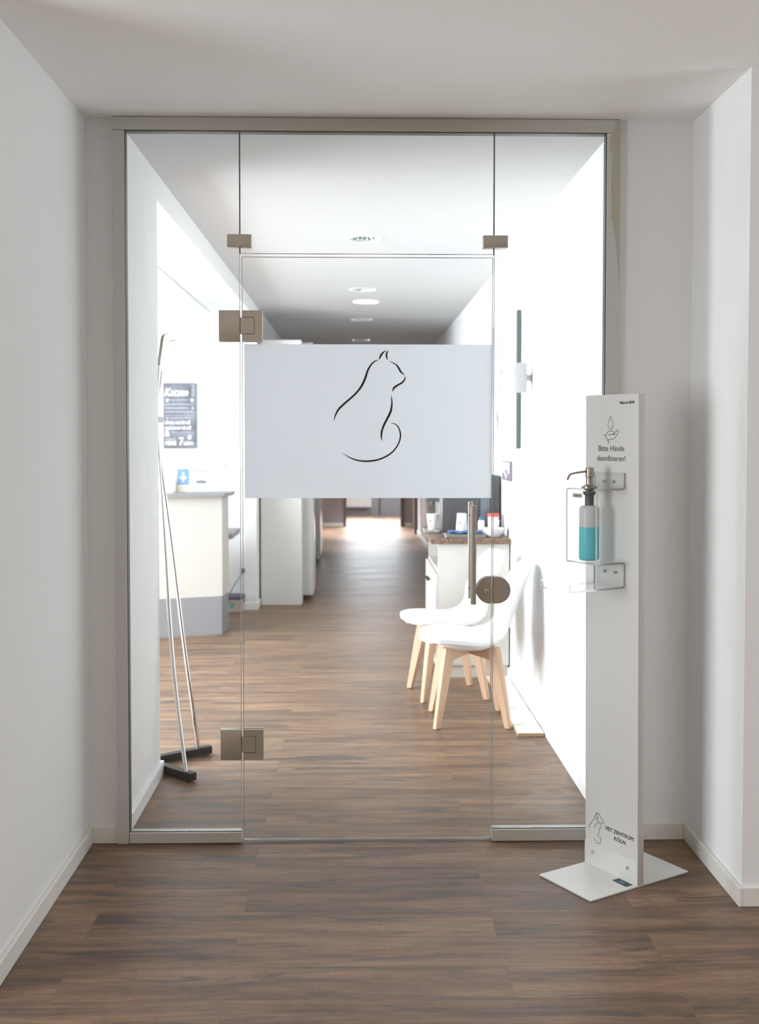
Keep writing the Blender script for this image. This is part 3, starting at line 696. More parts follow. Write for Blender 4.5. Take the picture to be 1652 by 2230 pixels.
def make_chair(name, loc_, rz, label):
    ch = empty(name, loc_, label, 'chair', 'white shell chairs by the sideboard', rz)
    nu, nv = 44, 22; th = 0.009
    P = [[shell_point(i/nu, -1+2*j/nv) for j in range(nv+1)] for i in range(nu+1)]
    def nrm(i, j):
        a = P[min(i+1, nu)][j]-P[max(i-1, 0)][j]; b_ = P[i][min(j+1, nv)]-P[i][max(j-1, 0)]
        return a.cross(b_).normalized()
    mb = MB(); up_ = [[mb.bm.verts.new(P[i][j]) for j in range(nv+1)] for i in range(nu+1)]
    dn = [[mb.bm.verts.new(P[i][j]-nrm(i, j)*th*(1+1.2*max(0, 1-abs(i/nu-0.35)*3))) for j in range(nv+1)] for i in range(nu+1)]
    for i in range(nu):
        for j in range(nv):
            mb.bm.faces.new((up_[i][j], up_[i+1][j], up_[i+1][j+1], up_[i][j+1]))
            mb.bm.faces.new((dn[i][j], dn[i][j+1], dn[i+1][j+1], dn[i+1][j]))
    for i in range(nu):
        for j in (0, nv): mb.bm.faces.new((up_[i][j], up_[i+1][j], dn[i+1][j], dn[i][j]))
    for j in range(nv):
        for i in (0, nu): mb.bm.faces.new((up_[i][j], up_[i][j+1], dn[i][j+1], dn[i][j]))
    mb.build('seat_shell', M_plastic, ch)
    # bowl under the seat
    mb = MB(); rings = []
    for k_ in range(9):
        t = k_/8; s = math.cos(t*PI/2)**0.55
        rings.append([mb.bm.verts.new((-0.01+0.165*s*math.cos(a), 0.200*s*math.sin(a), 0.436-0.052*math.sin(t*PI/2))) for a in [2*PI*q/32 for q in range(32)]])
    for A, B in zip(rings, rings[1:]):
        for q in range(32): mb.bm.faces.new((A[q], A[(q+1) % 32], B[(q+1) % 32], B[q]))
    mb.build('under_bowl', M_plastic, ch)
    # seat pad
    mb = MB(); g = [[None]*17 for _ in range(21)]
    for i in range(21):
        for j in range(17):
            u_ = 0.13+0.42*i/20; v_ = (-0.86+1.72*j/16)
            q = shell_point(u_, v_); ed = max(abs(i-10)/10, abs(j-8)/8)
            q.z += 0.016*(1-ed**6)+0.0005
            g[i][j] = mb.bm.verts.new(q)
    for i in range(20):
        for j in range(16): mb.bm.faces.new((g[i][j], g[i+1][j], g[i+1][j+1], g[i][j+1]))
    mb.build('seat_pad', M_cush, ch)
    for sx in (-1, 1):
        for sy in (-1, 1):
            top = Vector((sx*0.118, sy*0.118, 0.405)); bot = Vector((sx*0.184, sy*0.184, 0.004))
            mb = MB(); rings = []
            dg = Vector((sx, sy, 0)).normalized(); tg = Vector((-dg.y, dg.x, 0))
            for t, a, b_ in ((0, 0.030, 0.022), (0.25, 0.029, 0.021), (1, 0.016, 0.0135)):
                c_ = top.lerp(bot, t)
                pts = [(-a, -b_), (a*0.7, -b_), (a, -b_*0.5), (a, b_*0.5), (a*0.7, b_), (-a, b_)]
                rings.append([mb.bm.verts.new(c_+dg*p_+tg*q_) for p_, q_ in pts])
            for A, B in zip(rings, rings[1:]):
                for k_ in range(6): mb.bm.faces.new((A[k_], A[(k_+1) % 6], B[(k_+1) % 6], B[k_]))
            mb.bm.faces.new(rings[0]); mb.bm.faces.new(rings[-1])
            lg = mb.build('leg', M_beech, ch)
            MB().cyl((bot.x, bot.y, 0), (bot.x, bot.y, 0.004), 0.013, n=12).build('glide', M_felt, lg)
    for ang in (PI/4, -PI/4):
        mb = MB(); d = Vector((math.cos(ang), math.sin(ang), 0)); n_ = Vector((-d.y, d.x, 0))*0.011
        L2 = [(-0.155, 0.335), (-0.155, 0.40), (-0.10, 0.402), (0.10, 0.402), (0.155, 0.40), (0.155, 0.335), (0.10, 0.345), (0, 0.356), (-0.10, 0.345)]
        A = [mb.bm.verts.new(d*a+n_+Vector((0, 0, z))) for a, z in L2]; B = [mb.bm.verts.new(d*a-n_+Vector((0, 0, z))) for a, z in L2]
        mb.bm.faces.new(A); mb.bm.faces.new(list(reversed(B)))
        for i in range(9): mb.bm.faces.new((A[i], B[i], B[(i+1) % 9], A[(i+1) % 9]))
        mb.build('cross_rail', M_beech, ch, False)
    return ch
ch1 = make_chair('shell_chair', (0.592, 5.733, 0), 0.0, 'nearer white plastic shell chair with four beech legs, closest to the glass door')
ch2 = empty('shell_chair', (0.528, 6.325, 0), 'farther white plastic shell chair with beech legs, between the nearer chair and the sideboard', 'chair', 'white shell chairs by the sideboard', math.radians(9.4))
for c_ in list(ch1.children):
    d = c_.copy(); COL.objects.link(d); d.parent = ch2
    for g_ in c_.children:
        h_ = g_.copy(); COL.objects.link(h_); h_.parent = d

# loose shelf board
sb = empty('shelf_board', (0.867, 6.06, 0), 'long loose white shelf board lying flat on the floor along the right baseboard', 'board')
MB().box(-0.065, 0.065, -0.66, 0.66, 0.001, 0.0185, 0.0004, 1).build('board', M_white, sb, False)
MB().box(-0.065, 0.065, -0.6610, -0.6602, 0.001, 0.0182).box(-0.0660, -0.0652, -0.66, 0.66, 0.001, 0.0182).build('raw_edge', mat('chipboard_edge', (0.52, 0.37, 0.24), 0.7), sb, False)

# ================================================================ SIDEBOARD
sd = empty('sideboard', (0.725, 7.2, 0), 'cream sideboard with dark brown worktop and an open niche, against the right wall', 'sideboard')
X0, X1, Y0, Y1 = -0.22, 0.218, -0.45, 0.46
b = MB()
b.box(X0, X1, Y0, Y0+0.02, 0.078, 0.832).box(X0, X1, Y1-0.02, Y1, 0.078, 0.832).box(X1-0.012, X1, Y0+0.02, Y1-0.02, 0.078, 0.832)
b.box(X0, X1-0.012, Y0+0.02, Y1-0.02, 0.078, 0.098).box(X0, X1-0.012, Y0+0.02, Y1-0.02, 0.645, 0.663).box(X0, X1-0.012, Y0+0.02, Y1-0.02, 0.815, 0.832)
b.build('carcass', M_cream, sd, False)
MB().box(X0+0.045, X1-0.005, Y0+0.02, Y1-0.02, 0, 0.078).build('plinth', M_cream, sd, False)
MB().box(X0-0.048, X1+0.006, Y0-0.03, Y1+0.02, 0.832, 0.862, 0.002, 1).build('worktop', M_worktop, sd)
for y0, y1 in ((Y0+0.003, Y0+0.45), (Y0+0.456, Y1-0.003)):
    dr = MB().box(X0-0.019, X0-0.001, y0, y1, 0.088, 0.642, 0.001, 1).build('cabinet_door', M_cream, sd)
    ky = y1-0.05 if y0 < 0 and y1 < 0.05 else y0+0.05
    kb = MB(); kb.cyl((X0-0.019, ky, 0.56), (X0-0.034, ky, 0.56), 0.005, n=12)
    kb.tube([(X0-0.036, ky-0.022, 0.572), (X0-0.042, ky-0.008, 0.558), (X0-0.042, ky+0.008, 0.564), (X0-0.036, ky+0.022, 0.550)], 0.0055, 8, samples=3)
    kb.build('ornate_knob', mat('dark_metal_knob', (0.06, 0.07, 0.06), 0.4, 0.8), dr)
TOPZ = 0.863
# boxes in the niche
for nm, (yy, w_, h_, c_, lb_) in zip(('tissue_box', 'tissue_box'), ((6.84, 0.10, 0.085, (0.78, 0.66, 0.62), 'pale pink box in the sideboard niche, nearest its open end'), (7.02, 0.12, 0.11, (0.85, 0.83, 0.80), 'whitish box in the sideboard niche behind the pale pink box'))):
    o = MB().box(-0.06, 0.06, -w_/2, w_/2, 0, h_, 0.002, 1).build(nm, mat(nm, c_, 0.6)); o.location = (0.60, yy, 0.6635); tag(o, lb_, 'box', 'boxes in the sideboard niche')

# coffee machine
cmn = empty('coffee_machine', (0.72, 7.32, TOPZ), 'large dark coffee machine with silver front on the sideboard worktop', 'coffee machine')
M_mach = mat('dark_machine', (0.075, 0.075, 0.085), 0.35)
MB().box(-0.155, 0.085, -0.17, 0.20, 0.0, 0.372, 0.008, 2).build('housing', M_mach, cmn)
MB().box(-0.178, -0.156, -0.17, 0.19, 0.0, 0.372, 0.004, 2).build('front_column', M_silver, cmn)
MB().box(-0.265, -0.179, -0.17, -0.03, 0.205, 0.275, 0.006, 2).cyl((-0.222, -0.13, 0.185), (-0.222, -0.13, 0.205), 0.012, n=16).build('spout_head', M_dgrey, cmn)
MB().box(-0.280, -0.179, -0.19, -0.02, 0.0, 0.022, 0.004, 2).build('drip_tray', M_silver, cmn)
MB().box(0.086, 0.155, -0.16, 0.15, 0.0, 0.330, 0.008, 2).build('water_tank', M_tank, cmn)
MB().box(0.156, 0.222, -0.12, 0.18, 0.0, 0.372, 0.006, 2).build('side_housing', M_dgrey, cmn)
def cup(name, x, y, z, r0, r1, h, label, group, dot=False, flip=False):
    c_ = empty(name, (x, y, z), label, 'cup', group)
    pr = [(0, 0.0005), (r0, 0), (r1, h), (r1+0.0015, h+0.0005), (r1+0.0015, h-0.002), (r1-0.002, h-0.001), (r0-0.0015, 0.004), (0, 0.004)]
    if flip: pr = [(r, h-zz) for r, zz in pr]
    MB().lathe(pr, 28).build('cup_body', M_paper, c_)
    if dot:
        q = MB(); a = -2.0; rr_ = (r0+r1)/2+0.001
        q.prism([(0.007*math.cos(t), 0.007*math.sin(t)) for t in [2*PI*i/12 for i in range(12)]], 0, 0.0012, Matrix.Translation((rr_*math.cos(a), rr_*math.sin(a), h*0.55)) @ Matrix.Rotation(a+PI/2, 4, 'Z') @ Matrix.Rotation(PI/2, 4, 'X'))
        q.build('red_print', M_red, c_)
    return c_
cup('paper_cup', 0.498, 7.19, TOPZ+0.0225, 0.026, 0.038, 0.10, 'white paper cup standing under the coffee machine spout', 'white cups on the sideboard', dot=True)
cup('paper_cup', 0.680, 7.065, TOPZ, 0.030, 0.040, 0.135, 'upturned white paper cup with a red dot behind the blue cloth', 'white cups on the sideboard', dot=True, flip=True)
sl_ = empty('sugar_tray', (0.680, 6.895, TOPZ), 'flat silver tray under the blue cloth on the sideboard', 'tray')
MB().box(-0.125, 0.125, -0.075, 0.075, 0.0, 0.012, 0.003, 1).build('tray_plate', M_silver, sl_)
MB().box(-0.128, 0.128, -0.078, 0.078, 0.0121, 0.0181, 0.002, 1).build('tray_rim', M_grey, sl_)
bm_ = MB(); g = [[None]*15 for _ in range(25)]
for i in range(25):
    for j in range(15):
        x, y = -0.105+0.21*i/24, -0.065+0.13*j/14
        g[i][j] = bm_.bm.verts.new((x, y, 0.004+0.010*abs(math.sin(x*38+y*22))+0.008*abs(math.sin(y*45-x*12))))
for i in range(24):
    for j in range(14): bm_.bm.faces.new((g[i][j], g[i+1][j], g[i+1][j+1], g[i][j+1]))
o = bm_.build('folded_cloth', M_blue); o.location = (0.685, 6.895, TOPZ+0.0165); md = o.modifiers.new('s', 'SOLIDIFY'); md.thickness = 0.003
tag(o, 'crumpled blue cloth lying on the silver tray on the sideboard', 'cloth')
bo = empty('small_bottle', (0.800, 7.02, TOPZ), 'small white bottle with blue cap between the cloth and the bowl', 'bottle')
MB().lathe([(0, 0), (0.020, 0), (0.021, 0.003), (0.021, 0.085), (0.014, 0.095), (0, 0.095)], 24).build('bottle_body', M_ceramic, bo)
MB().lathe([(0, 0.095), (0.015, 0.095), (0.015, 0.112), (0, 0.113)], 24).build('cap', M_blue, bo)
jr = empty('lidded_jar', (0.885, 7.085, TOPZ), 'white jar with red lid behind the bowl', 'jar')
MB().lathe([(0, 0), (0.034, 0), (0.036, 0.004), (0.036, 0.112), (0, 0.112)], 28).build('jar_body', M_ceramic, jr)
MB().lathe([(0, 0.112), (0.039, 0.112), (0.039, 0.130), (0.036, 0.133), (0, 0.133)], 28).build('lid', M_red, jr)
bw = MB().lathe([(0, 0.003), (0.030, 0), (0.034, 0.003), (0.058, 0.025), (0.073, 0.055), (0.075, 0.057), (0.071, 0.057), (0.055, 0.028), (0.028, 0.008), (0, 0.008)], 40).build('bowl', M_ceramic); bw.location = (0.862, 6.855, TOPZ)
tag(bw, 'round white bowl at the wall end of the sideboard worktop', 'bowl')
cup('paper_cup', 0.860, 6.86, TOPZ+0.0085, 0.024, 0.036, 0.095, 'white cup standing inside the round bowl', 'white cups on the sideboard')

# ================================================================ RIGHT WALL: pictures, sensor
pc = empty('wall_panel_picture', (0.93, 6.95, 1.42), 'large white panel picture with a faint brown drawing on the right wall', 'picture')
MB().box(-0.006, 0.006, -0.59, 0.59, 0, 0.80).build('panel', mat('picture_pale', (0.60, 0.63, 0.69), 0.3), pc, False)
MB().box(-0.003, 0.018, -0.598, -0.5905, 0.0, 0.80).build('panel_edge', mat('dark_green_edge', (0.10, 0.14, 0.135), 0.4), pc, False)
MB().box(0.006, 0.018, -0.5, 0.5, 0.1, 0.7).build('wall_batten', M_grey, pc, False)
dm = MB(); M_draw = mat('ochre_drawing', (0.50, 0.38, 0.29), 0.6)
def ptf(x, y, d): return Vector((-0.0062-d, -x, y))   # x to the right as seen, y up
for s in ([(0.28,0.62,0.01),(0.27,0.66,0.02),(0.23,0.68,0.012),(0.20,0.62,0.01),(0.22,0.57,0.02),(0.26,0.55,0.012)],
          [(0.22,0.56,0.012),(0.20,0.45,0.022),(0.21,0.36,0.012)], [(0.20,0.40,0.02),(0.17,0.30,0.035),(0.20,0.20,0.02),(0.19,0.12,0.01)],
          [(0.24,0.36,0.012),(0.27,0.25,0.025),(0.26,0.12,0.014)], [(0.17,0.46,0.01),(0.22,0.49,0.02),(0.28,0.46,0.01)]):
    stroke_mesh(dm, [(a-0.27, b_, w_) for a, b_, w_ in s], 0.0006, ptf, 4)
dm.build('line_drawing', M_draw, pc, False)
dm = MB()
for s in ([(0.02,0.17,0.03),(0.05,0.21,0.06),(0.09,0.18,0.05),(0.07,0.12,0.02)], [(0.03,0.16,0.02),(0.02,0.10,0.01)], [(0.09,0.16,0.02),(0.10,0.09,0.01)]):
    stroke_mesh(dm, [(a-0.31, b_, w_) for a, b_, w_ in s], 0.0006, ptf, 4)
dm.build('small_animal_mark', mat('mauve_print', (0.34, 0.25, 0.29), 0.6), pc, False)
sp = empty('small_picture', (0.944, 6.875, 1.216), 'small dark purple photo picture low on the right wall above the sideboard', 'picture')
MB().box(-0.007, 0.006, -0.18, 0.18, 0, 0.122, 0.001, 1).build('picture_body', mat('purple_print', (0.22, 0.17, 0.24), 0.4), sp)
MB().box(-0.0082, -0.0071, -0.17, 0.17, 0.045, 0.115).build('print_light', mat('print_light', (0.45, 0.43, 0.55), 0.4), sp, False)
q = MB()
for y, z, r in ((-0.03, 0.07, 0.035), (0.04, 0.055, 0.03), (-0.01, 0.04, 0.04)):
    q.prism([(r*math.cos(t), r*0.8*math.sin(t)) for t in [2*PI*i/16 for i in range(16)]], 0, 0.0006, Matrix(((0, 0, -1, -0.0084), (1, 0, 0, y), (0, 1, 0, z), (0, 0, 0, 1))))
q.build('print_figure', mat('print_pale', (0.66, 0.62, 0.72), 0.4), sp, False)
M_det = mat('detector_grey', (0.50, 0.51, 0.51), 0.4)
ss = empty('wall_sensor_mount', (0.952, 5.965, 1.808), 'white box-shaped detector on a swivel arm fixed to the right wall', 'detector')
MB().box(-0.030, -0.002, -0.012, 0.018, -0.016, 0.016, 0.004, 2).cyl((-0.003, 0.003, -0.0), (-0.0005, 0.003, 0.0), 0.03, n=24).build('swivel_arm', M_det, ss)
o = MB().box(-0.033, 0.033, -0.020, 0.020, -0.080, 0.080, 0.003, 2).build('detector_housing', M_det, ss); o.location = (-0.062, -0.006, 0); o.rotation_euler = (0, 0, math.radians(-18))
s_ = MB().box(-0.014, 0.020, -0.0225, -0.0205, -0.020, 0.018, 0.001, 1).build('joint_cover', M_det, o)

# ================================================================ CEILING DOWNLIGHTS
def refl_material():
    M = mat('facet_reflector', (0.55, 0.60, 0.60), 0.18, 0.9); N, L, b_ = nodes(M)
    vo = N.new('ShaderNodeTexVoronoi'); vo.inputs['Scale'].default_value = 60; tc = N.new('ShaderNodeNewGeometry')
    bp = N.new('ShaderNodeBump'); bp.inputs['Strength'].default_value = 0.7; bp.inputs['Distance'].default_value = 0.01
    L.new(tc.outputs['Position'], vo.inputs['Vector']); L.new(vo.outputs['Distance'], bp.inputs['Height']); L.new(bp.outputs[0], b_.inputs['Normal']); return M
M_refl = refl_material()
DL = ['recessed ceiling downlight with faceted reflector, closest to the glass wall', 'second recessed downlight of the corridor row', 'third recessed downlight of the corridor row', 'farthest recessed downlight, in the shaded end of the corridor ceiling']
first = None
for (x, y), lab in zip(LAMPS, DL):
    if first is None:
        first = empty('ceiling_downlight', (x, y, HI), lab, 'ceiling light', 'corridor downlights')
        MB().lathe([(0.082, 0.004), (0.084, -0.004), (0.095, -0.006), (0.108, -0.003), (0.110, 0.0), (0.086, 0.0)], 48).build('trim_ring', mat('white_ring', (0.85, 0.86, 0.87), 0.3), first)
        MB().lathe([(0.084, 0.0), (0.080, 0.03), (0.068, 0.065), (0.045, 0.09), (0, 0.10)], 48).build('reflector', M_refl, first)
        MB().lathe([(0, 0.075), (0.018, 0.075), (0.022, 0.090), (0, 0.092)], 24).build('bulb', M_ceramic, first)
    else:
        e_ = empty('ceiling_downlight', (x, y, HI), lab, 'ceiling light', 'corridor downlights')
        for c_ in list(first.children):
            d = c_.copy(); COL.objects.link(d); d.parent = e_
# lit lamp in the hall behind the camera (it mirrors in the glass)
M_lit = bpy.data.materials.new('lit_diffuser'); M_lit.use_nodes = True
pb = M_lit.node_tree.nodes['Principled BSDF']; pb.inputs['Emission Color'].default_value = (1, 0.95, 0.85, 1); pb.inputs['Emission Strength'].default_value = 4.5
l = bpy.data.lights.new('hall_lamp_glow', 'AREA'); l.shape = 'DISK'; l.size = 0.2; l.energy = 30; l.color = (1.0, 0.84, 0.68)
o = bpy.data.objects.new('hall_lamp_glow', l); COL.objects.link(o); o.location = (0.08, -1.15, H-0.02)
hl = empty('hall_ceiling_lamp', (0.08, -1.15, H), 'round lit ceiling lamp in the hall, seen mirrored in the glass', 'ceiling light')
MB().lathe([(0.10, -0.0005), (0.125, -0.003), (0.125, -0.012), (0.10, -0.014)], 40).build('lamp_ring', M_white, hl)
MB().lathe([(0, -0.002), (0.10, -0.002), (0.10, -0.010), (0, -0.012)], 40).build('diffuser', M_lit, hl)

# ================================================================ RECEPTION
rd = empty('reception_desk', (-1.009, 8.30, 0), 'angled cream reception counter with grey plinth and grey top ledge', 'reception desk')
def rx(p): return (p[0]+1.009, p[1]-8.30)
fdir = Vector((-0.453, -0.164)).normalized()
far = Vector((-1.009, 8.30))+fdir*2.0
outl = [(-1.009, 8.30), (-0.988, 8.541), (-1.02, 8.75), (far.x, far.y+0.5), (far.x, far.y)]
def inset(o_, k_): c_ = Vector((sum(p[0] for p in o_)/5, sum(p[1] for p in o_)/5)); return [tuple(Vector(p)+(c_-Vector(p)).normalized()*k_) for p in o_]
MB().prism([rx(p) for p in outl], 0.289, 1.046).build('counter_body', M_cream, rd, False)
MB().prism([rx(p) for p in inset(outl, 0.004)], 0.0, 0.288).build('plinth', M_grey, rd, False)
led = [(-0.985, 8.235), (-0.935, 8.31), (-0.945, 8.60), (far.x-0.05, far.y+0.35), (far.x-0.05, far.y-0.05)]
MB().prism([rx(p) for p in led], 1.046, 1.070).build('top_ledge', M_grey, rd, False)
MB().box(-1.0, 0.045, 0.255, 0.85, 0.695, 0.735).build('desk_surface', M_grey, rd, False)
# leaflet holder with papers, two standing cards
LZ = 1.0705
lh = empty('leaflet_holder', (-1.405, 8.30, LZ), 'white leaflet box with papers at the left of the counter ledge', 'holder')
MB().box(-0.035, 0.035, -0.03, 0.03, 0, 0.095, 0.002, 1).build('holder_box', M_white, lh)
MB().box(-0.028, 0.010, -0.02, -0.01, 0.095, 0.125).box(0.002, 0.030, 0.0, 0.012, 0.095, 0.135).build('paper_slips', M_paper, lh, False)
MB().cyl((-0.018, -0.015, 0.095), (-0.022, -0.015, 0.115), 0.004, n=10).build('pen', M_dgrey, lh)
def card(name, x, y, w, h, label, body, parts):
    c_ = empty(name, (x, y, LZ), label, 'sign', None, rz=math.radians(4))
    o_ = MB().box(-w/2, w/2, -0.006, 0.006, 0, h, 0.001, 1).build('card_frame', body, c_)
    for nm, (x0, x1, z0, z1), mm in parts:
        MB().box(x0, x1, -0.0074, -0.0061, z0, z1).build(nm, mm, o_, False)
    return c_, o_
c1, o1 = card('poster_stand', -1.302, 8.33, 0.122, 0.185, 'cream framed card with a blue picture standing on the counter ledge', mat('cream_card', (0.60, 0.54, 0.44), 0.5), [('blue_print', (-0.045, 0.042, 0.058, 0.178), mat('poster_blue', (0.13, 0.27, 0.55), 0.5))])
q = MB(); T_ = Matrix(((1, 0, 0, 0), (0, 0, 1, -0.0080), (0, 1, 0, 0), (0, 0, 0, 1)))
q.prism([(-0.0-0.026, 0.112), (-0.012, 0.124), (0.012, 0.124), (0.026, 0.112), (0.014, 0.100), (-0.014, 0.100)], 0, 0.0005, T_)
q.prism([(0.008*math.cos(t), 0.142+0.012*math.sin(t)) for t in [2*PI*i/12 for i in range(12)]], 0, 0.0005, T_)
q.prism([(-0.010, 0.080), (0.008, 0.080), (0.004, 0.096), (-0.006, 0.096)], 0, 0.0005, T_)
q.build('pale_figure', mat('poster_pale', (0.70, 0.72, 0.72), 0.5), o1, False)
c2, o2 = card('card_stand', -1.168, 8.34, 0.105, 0.185, 'pale grey printed card standing on the counter ledge, right of the blue picture', mat('grey_card', (0.47, 0.48, 0.50), 0.5), [('header_band', (-0.045, 0.045, 0.155, 0.172), mat('card_band', (0.36, 0.37, 0.39), 0.5)), ('dark_print', (-0.036, 0.034, 0.070, 0.088), mat('card_dark', (0.16, 0.16, 0.18), 0.5)), ('dark_print', (-0.012, 0.010, 0.088, 0.100), mat('card_dark2', (0.36, 0.36, 0.38), 0.5))])

# Katzen sign
ks = empty('katzen_sign', (-1.527, 9.588, 1.390), 'dark grey wooden "Katzen" lettering board hanging on the reception wall', 'sign')
def board_mat():
    M = mat('weathered_grey_board', (0.17, 0.17, 0.20), 0.6); N, L, b_ = nodes(M)
    tc = N.new('ShaderNodeTexCoord'); nz = N.new('ShaderNodeTexNoise'); nz.inputs['Scale'].default_value = 9; nz.inputs['Detail'].default_value = 5
    cr = N.new('ShaderNodeValToRGB'); cr.color_ramp.elements[0].position = 0.35; cr.color_ramp.elements[1].position = 0.65
    cr.color_ramp.elements[0].color = (0.10, 0.095, 0.11, 1); cr.color_ramp.elements[1].color = (0.20, 0.215, 0.27, 1)
    L.new(tc.outputs['Object'], nz.inputs['Vector']); L.new(nz.outputs[0], cr.inputs[0]); L.new(cr.outputs[0], b_.inputs['Base Color']); return M
kb = MB().box(-0.141, 0.141, -0.010, 0.010, 0, 0.567, 0.002, 1).build('board', board_mat(), ks)
M_let = mat('cream_lettering', (0.80, 0.80, 0.78), 0.6); M_let2 = mat('faded_lettering', (0.42, 0.42, 0.47), 0.6)
def kt(s, size, x, z, bold=0.0, sx=1.0, shear=0.0, rot=0, M=M_let):
    me = text_mesh(s, size, 0.001, bold, 'LEFT', shear, sx); me.materials.clear(); me.materials.append(M)
    R_ = Matrix.Rotation(rot, 4, 'Z'); me.transform(R_)
    me.transform(Matrix(((1, 0, 0, x), (0, 0, -1, -0.0106), (0, 1, 0, z), (0, 0, 0, 1)))); link('lettering', me, ks, False)
kt('Katzen', 0.098, -0.132, 0.455, 0.0022, 0.74, 0.3)
kt('REGELN', 0.034, 0.130, 0.452, 0.0008, 0.80, 0, PI/2, M_let2)
kt('ich tue, was ich will', 0.046, -0.128, 0.212, 0.0012, 0.60, 0.2)
kt('wann immer ich will', 0.046, -0.128, 0.165, 0.0012, 0.60, 0.2)
kt('&', 0.072, -0.128, 0.107, 0.002, 0.9)
kt('GENIESSE', 0.028, -0.126, 0.070, 0.0006, 0.72, M=M_let2)
kt('MEINE', 0.052, -0.126, 0.028, 0.0012, 0.66)
kt('7', 0.098, -0.008, 0.028, 0.003, 0.8)
kt('LEBEN', 0.042, 0.032, 0.030, 0.001, 0.70)
q = MB()
for z, x0, x1, h_ in ((0.416, -0.082, 0.075, 0.010), (0.378, -0.125, 0.118, 0.011), (0.344, -0.125, 0.082, 0.013), (0.312, -0.125, 0.122, 0.013), (0.286, -0.125, 0.118, 0.006), (0.262, -0.125, 0.12, 0.010), (0.137, -0.068, 0.12, 0.009), (0.120, -0.068, 0.12, 0.006)):
    x = x0; q = MB()
    while x < x1:
        w_ = random.uniform(0.010, 0.024); q.box(x, min(x+w_, x1), -0.0112, -0.0101, z+random.uniform(-0.001, 0.001), z+h_*random.uniform(0.7, 1)); x += w_+random.uniform(0.003, 0.005)
    q.build('small_print', M_let2, ks, False)
q = MB()
def disc(x, z, r, n_=14): q.prism([(x+r*math.cos(t), z+r*math.sin(t)) for t in [2*PI*i/n_ for i in range(n_)]], -0.0112, -0.0101, Matrix(((1, 0, 0, 0), (0, 0, 1, 0), (0, 1, 0, 0), (0, 0, 0, 1))))
for cx_, cz_, s_c in ((-0.105, 0.415, 1), (0.108, 0.415, 1), (0.112, 0.347, 0.55), (0.085, 0.092, 1.3)):
    q = MB(); disc(cx_, cz_-0.003*s_c, 0.0095*s_c)
    for a, b_ in ((-0.011, 0.006), (-0.004, 0.013), (0.005, 0.013), (0.012, 0.006)): disc(cx_+a*s_c, cz_+b_*s_c, 0.0042*s_c)
    q.build('paw_print', M_let, ks, False)
wh = MB().box(-0.007, 0.007, -0.012, 0.0, -0.02, 0.02, 0.002, 1).build('wall_hook', mat('hook_grey', (0.5, 0.5, 0.5), 0.5)); wh.location = (-1.144, 9.599, 1.238)
tag(wh, 'tiny grey hook on the reception wall to the right of the board sign', 'hook')
# box, cable, socket between the desk and the wall pier
bx_ = empty('floor_box', (-1.045, 9.46, 0), 'small beige cardboard box with a teal patch on the floor beside the wall pier', 'box')
MB().box(-0.095, 0.075, -0.10, 0.10, 0, 0.105, 0.001, 1).build('box_body', mat('box_beige', (0.55, 0.48, 0.42), 0.7), bx_)
MB().box(-0.10, 0.078, -0.105, 0.105, 0.1055, 0.130, 0.001, 1).build('box_lid', mat('lid_navy', (0.10, 0.11, 0.17), 0.6), bx_)
MB().box(-0.03, 0.01, -0.1022, -0.1005, 0.030, 0.080).build('teal_patch', mat('teal_patch', (0.18, 0.42, 0.42), 0.6), bx_, False)
cb = MB().tube([(-0.975, 9.585, 0.32), (-0.985, 9.44, 0.31), (-1.03, 9.33, 0.24), (-1.07, 9.31, 0.15), (-1.085, 9.30, 0.06), (-1.09, 9.31, 0.006), (-1.16, 9.33, 0.005)], 0.004, 8, samples=5).build('power_cable', M_dgrey)
tag(cb, 'thin dark cable hanging from the wall socket down to the floor by the box', 'cable')
sc_ = MB().box(-0.014, 0.014, -0.014, 0.0, -0.02, 0.02, 0.002, 1).build('wall_socket', M_dgrey); sc_.location = (-0.985, 9.599, 0.325)
tag(sc_, 'small dark plug in the wall socket beside the pier', 'plug')

# ================================================================ CORRIDOR CABINETS
def tall(name, x0, x1, y0, y1, z0, z1, label, side=None, front=M_cream, plinth=False):
    r = empty(name, ((x0+x1)/2, (y0+y1)/2, 0), label, 'cabinet'); cx_, cy_ = r.location.x, r.location.y
    MB().box(x0-cx_, x1-cx_, y0-cy_, y1-cy_, z0, z1, 0.002, 1).build('carcass', front, r, False)
    if side: MB().box(x1-cx_+0.001, side-cx_, y0-cy_, y1-cy_, z0, z1, 0.003, 2).build('gloss_door', M_gloss, r)
    if plinth: MB().box(x0-cx_+0.01, x1-cx_-0.03, y0-cy_+0.04, y1-cy_, 0, z0).build('plinth', mat('plinth_brown', (0.07, 0.05, 0.04), 0.6), r, False)
    return r
tall('tall_cabinet', XL+0.016, -0.483, 9.745, 9.99, 0.0, 2.345, 'tall cream cabinet panel standing just past the wall pier', front=mat('cream_grey_panel', (0.74, 0.74, 0.71), 0.5))
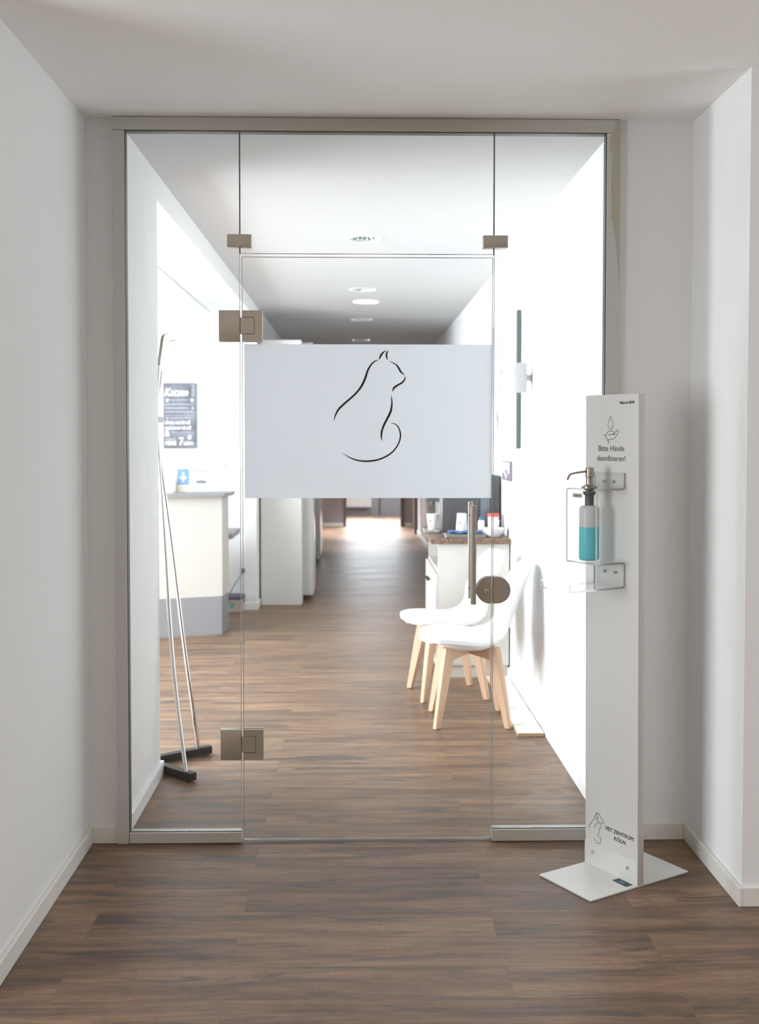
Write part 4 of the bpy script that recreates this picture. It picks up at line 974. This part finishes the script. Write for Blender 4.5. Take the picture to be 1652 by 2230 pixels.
tall('tall_cabinet', XL+0.016, -0.445, 10.01, 10.62, 0.05, 2.345, 'tall grey-white cabinet with glossy side door behind the cream one', side=-0.392, front=mat('grey_white_panel', (0.68, 0.69, 0.69), 0.5), plinth=True)
tall('tall_cabinet', XL+0.016, -0.470, 12.86, 14.4, 0.07, 2.30, 'farthest tall grey cabinet with glossy side on the left of the corridor', side=-0.425, front=mat('mid_grey_panel', (0.42, 0.42, 0.42), 0.5), plinth=True)
# dark door frames at the end of the corridor
M_dframe = mat('dark_frame', (0.05, 0.055, 0.07), 0.5)
struct('trim_10', MB().box(-0.20, -0.165, 18.38, 18.60, 0, 2.12).box(0.745, 0.80, 18.38, 18.60, 0, 2.12).box(-0.165, 0.745, 18.38, 18.60, 2.085, 2.12), M_dframe)
struct('trim_11', MB().box(0.90, 0.951, 16.93, 17.0, 0, 2.12).box(0.94, XR+0.15, 17.0, 17.03, 0, 2.1).box(0.94, XR+0.15, 17.87, 17.9, 0, 2.1), M_dframe)
rad = empty('radiator', (0.05, 21.2, 0), 'pale flat radiator on the end wall beyond the corridor', 'radiator')
mb = MB().box(-0.24, 0.24, -0.04, 0.02, 0.15, 0.75, 0.005, 1)
for i in range(12): mb.box(-0.23+i*0.04, -0.205+i*0.04, -0.046, -0.04, 0.17, 0.73)
mb.build('radiator_panel', M_white, rad); MB().cyl((-0.2, -0.01, 0.0), (-0.2, -0.01, 0.15), 0.008, n=10).build('feed_pipe', M_dgrey, rad); MB().cyl((0.2, -0.01, 0.0), (0.2, -0.01, 0.15), 0.008, n=10).build('feed_pipe', M_dgrey, rad)
fs = empty('pole_stand', (0.44, 20.6, 0), 'dark pole stand on a flat round base at the far end of the corridor', 'stand')
MB().lathe([(0, 0), (0.13, 0), (0.13, 0.015), (0.03, 0.03), (0, 0.03)], 28).build('round_base', M_dgrey, fs)
MB().cyl((0, 0, 0.03), (0, 0, 1.7), 0.018, n=16).build('pole', M_dframe, fs)
MB().lathe([(0, 1.70), (0.03, 1.70), (0.03, 1.73), (0, 1.74)], 16).build('pole_cap', M_dframe, fs)
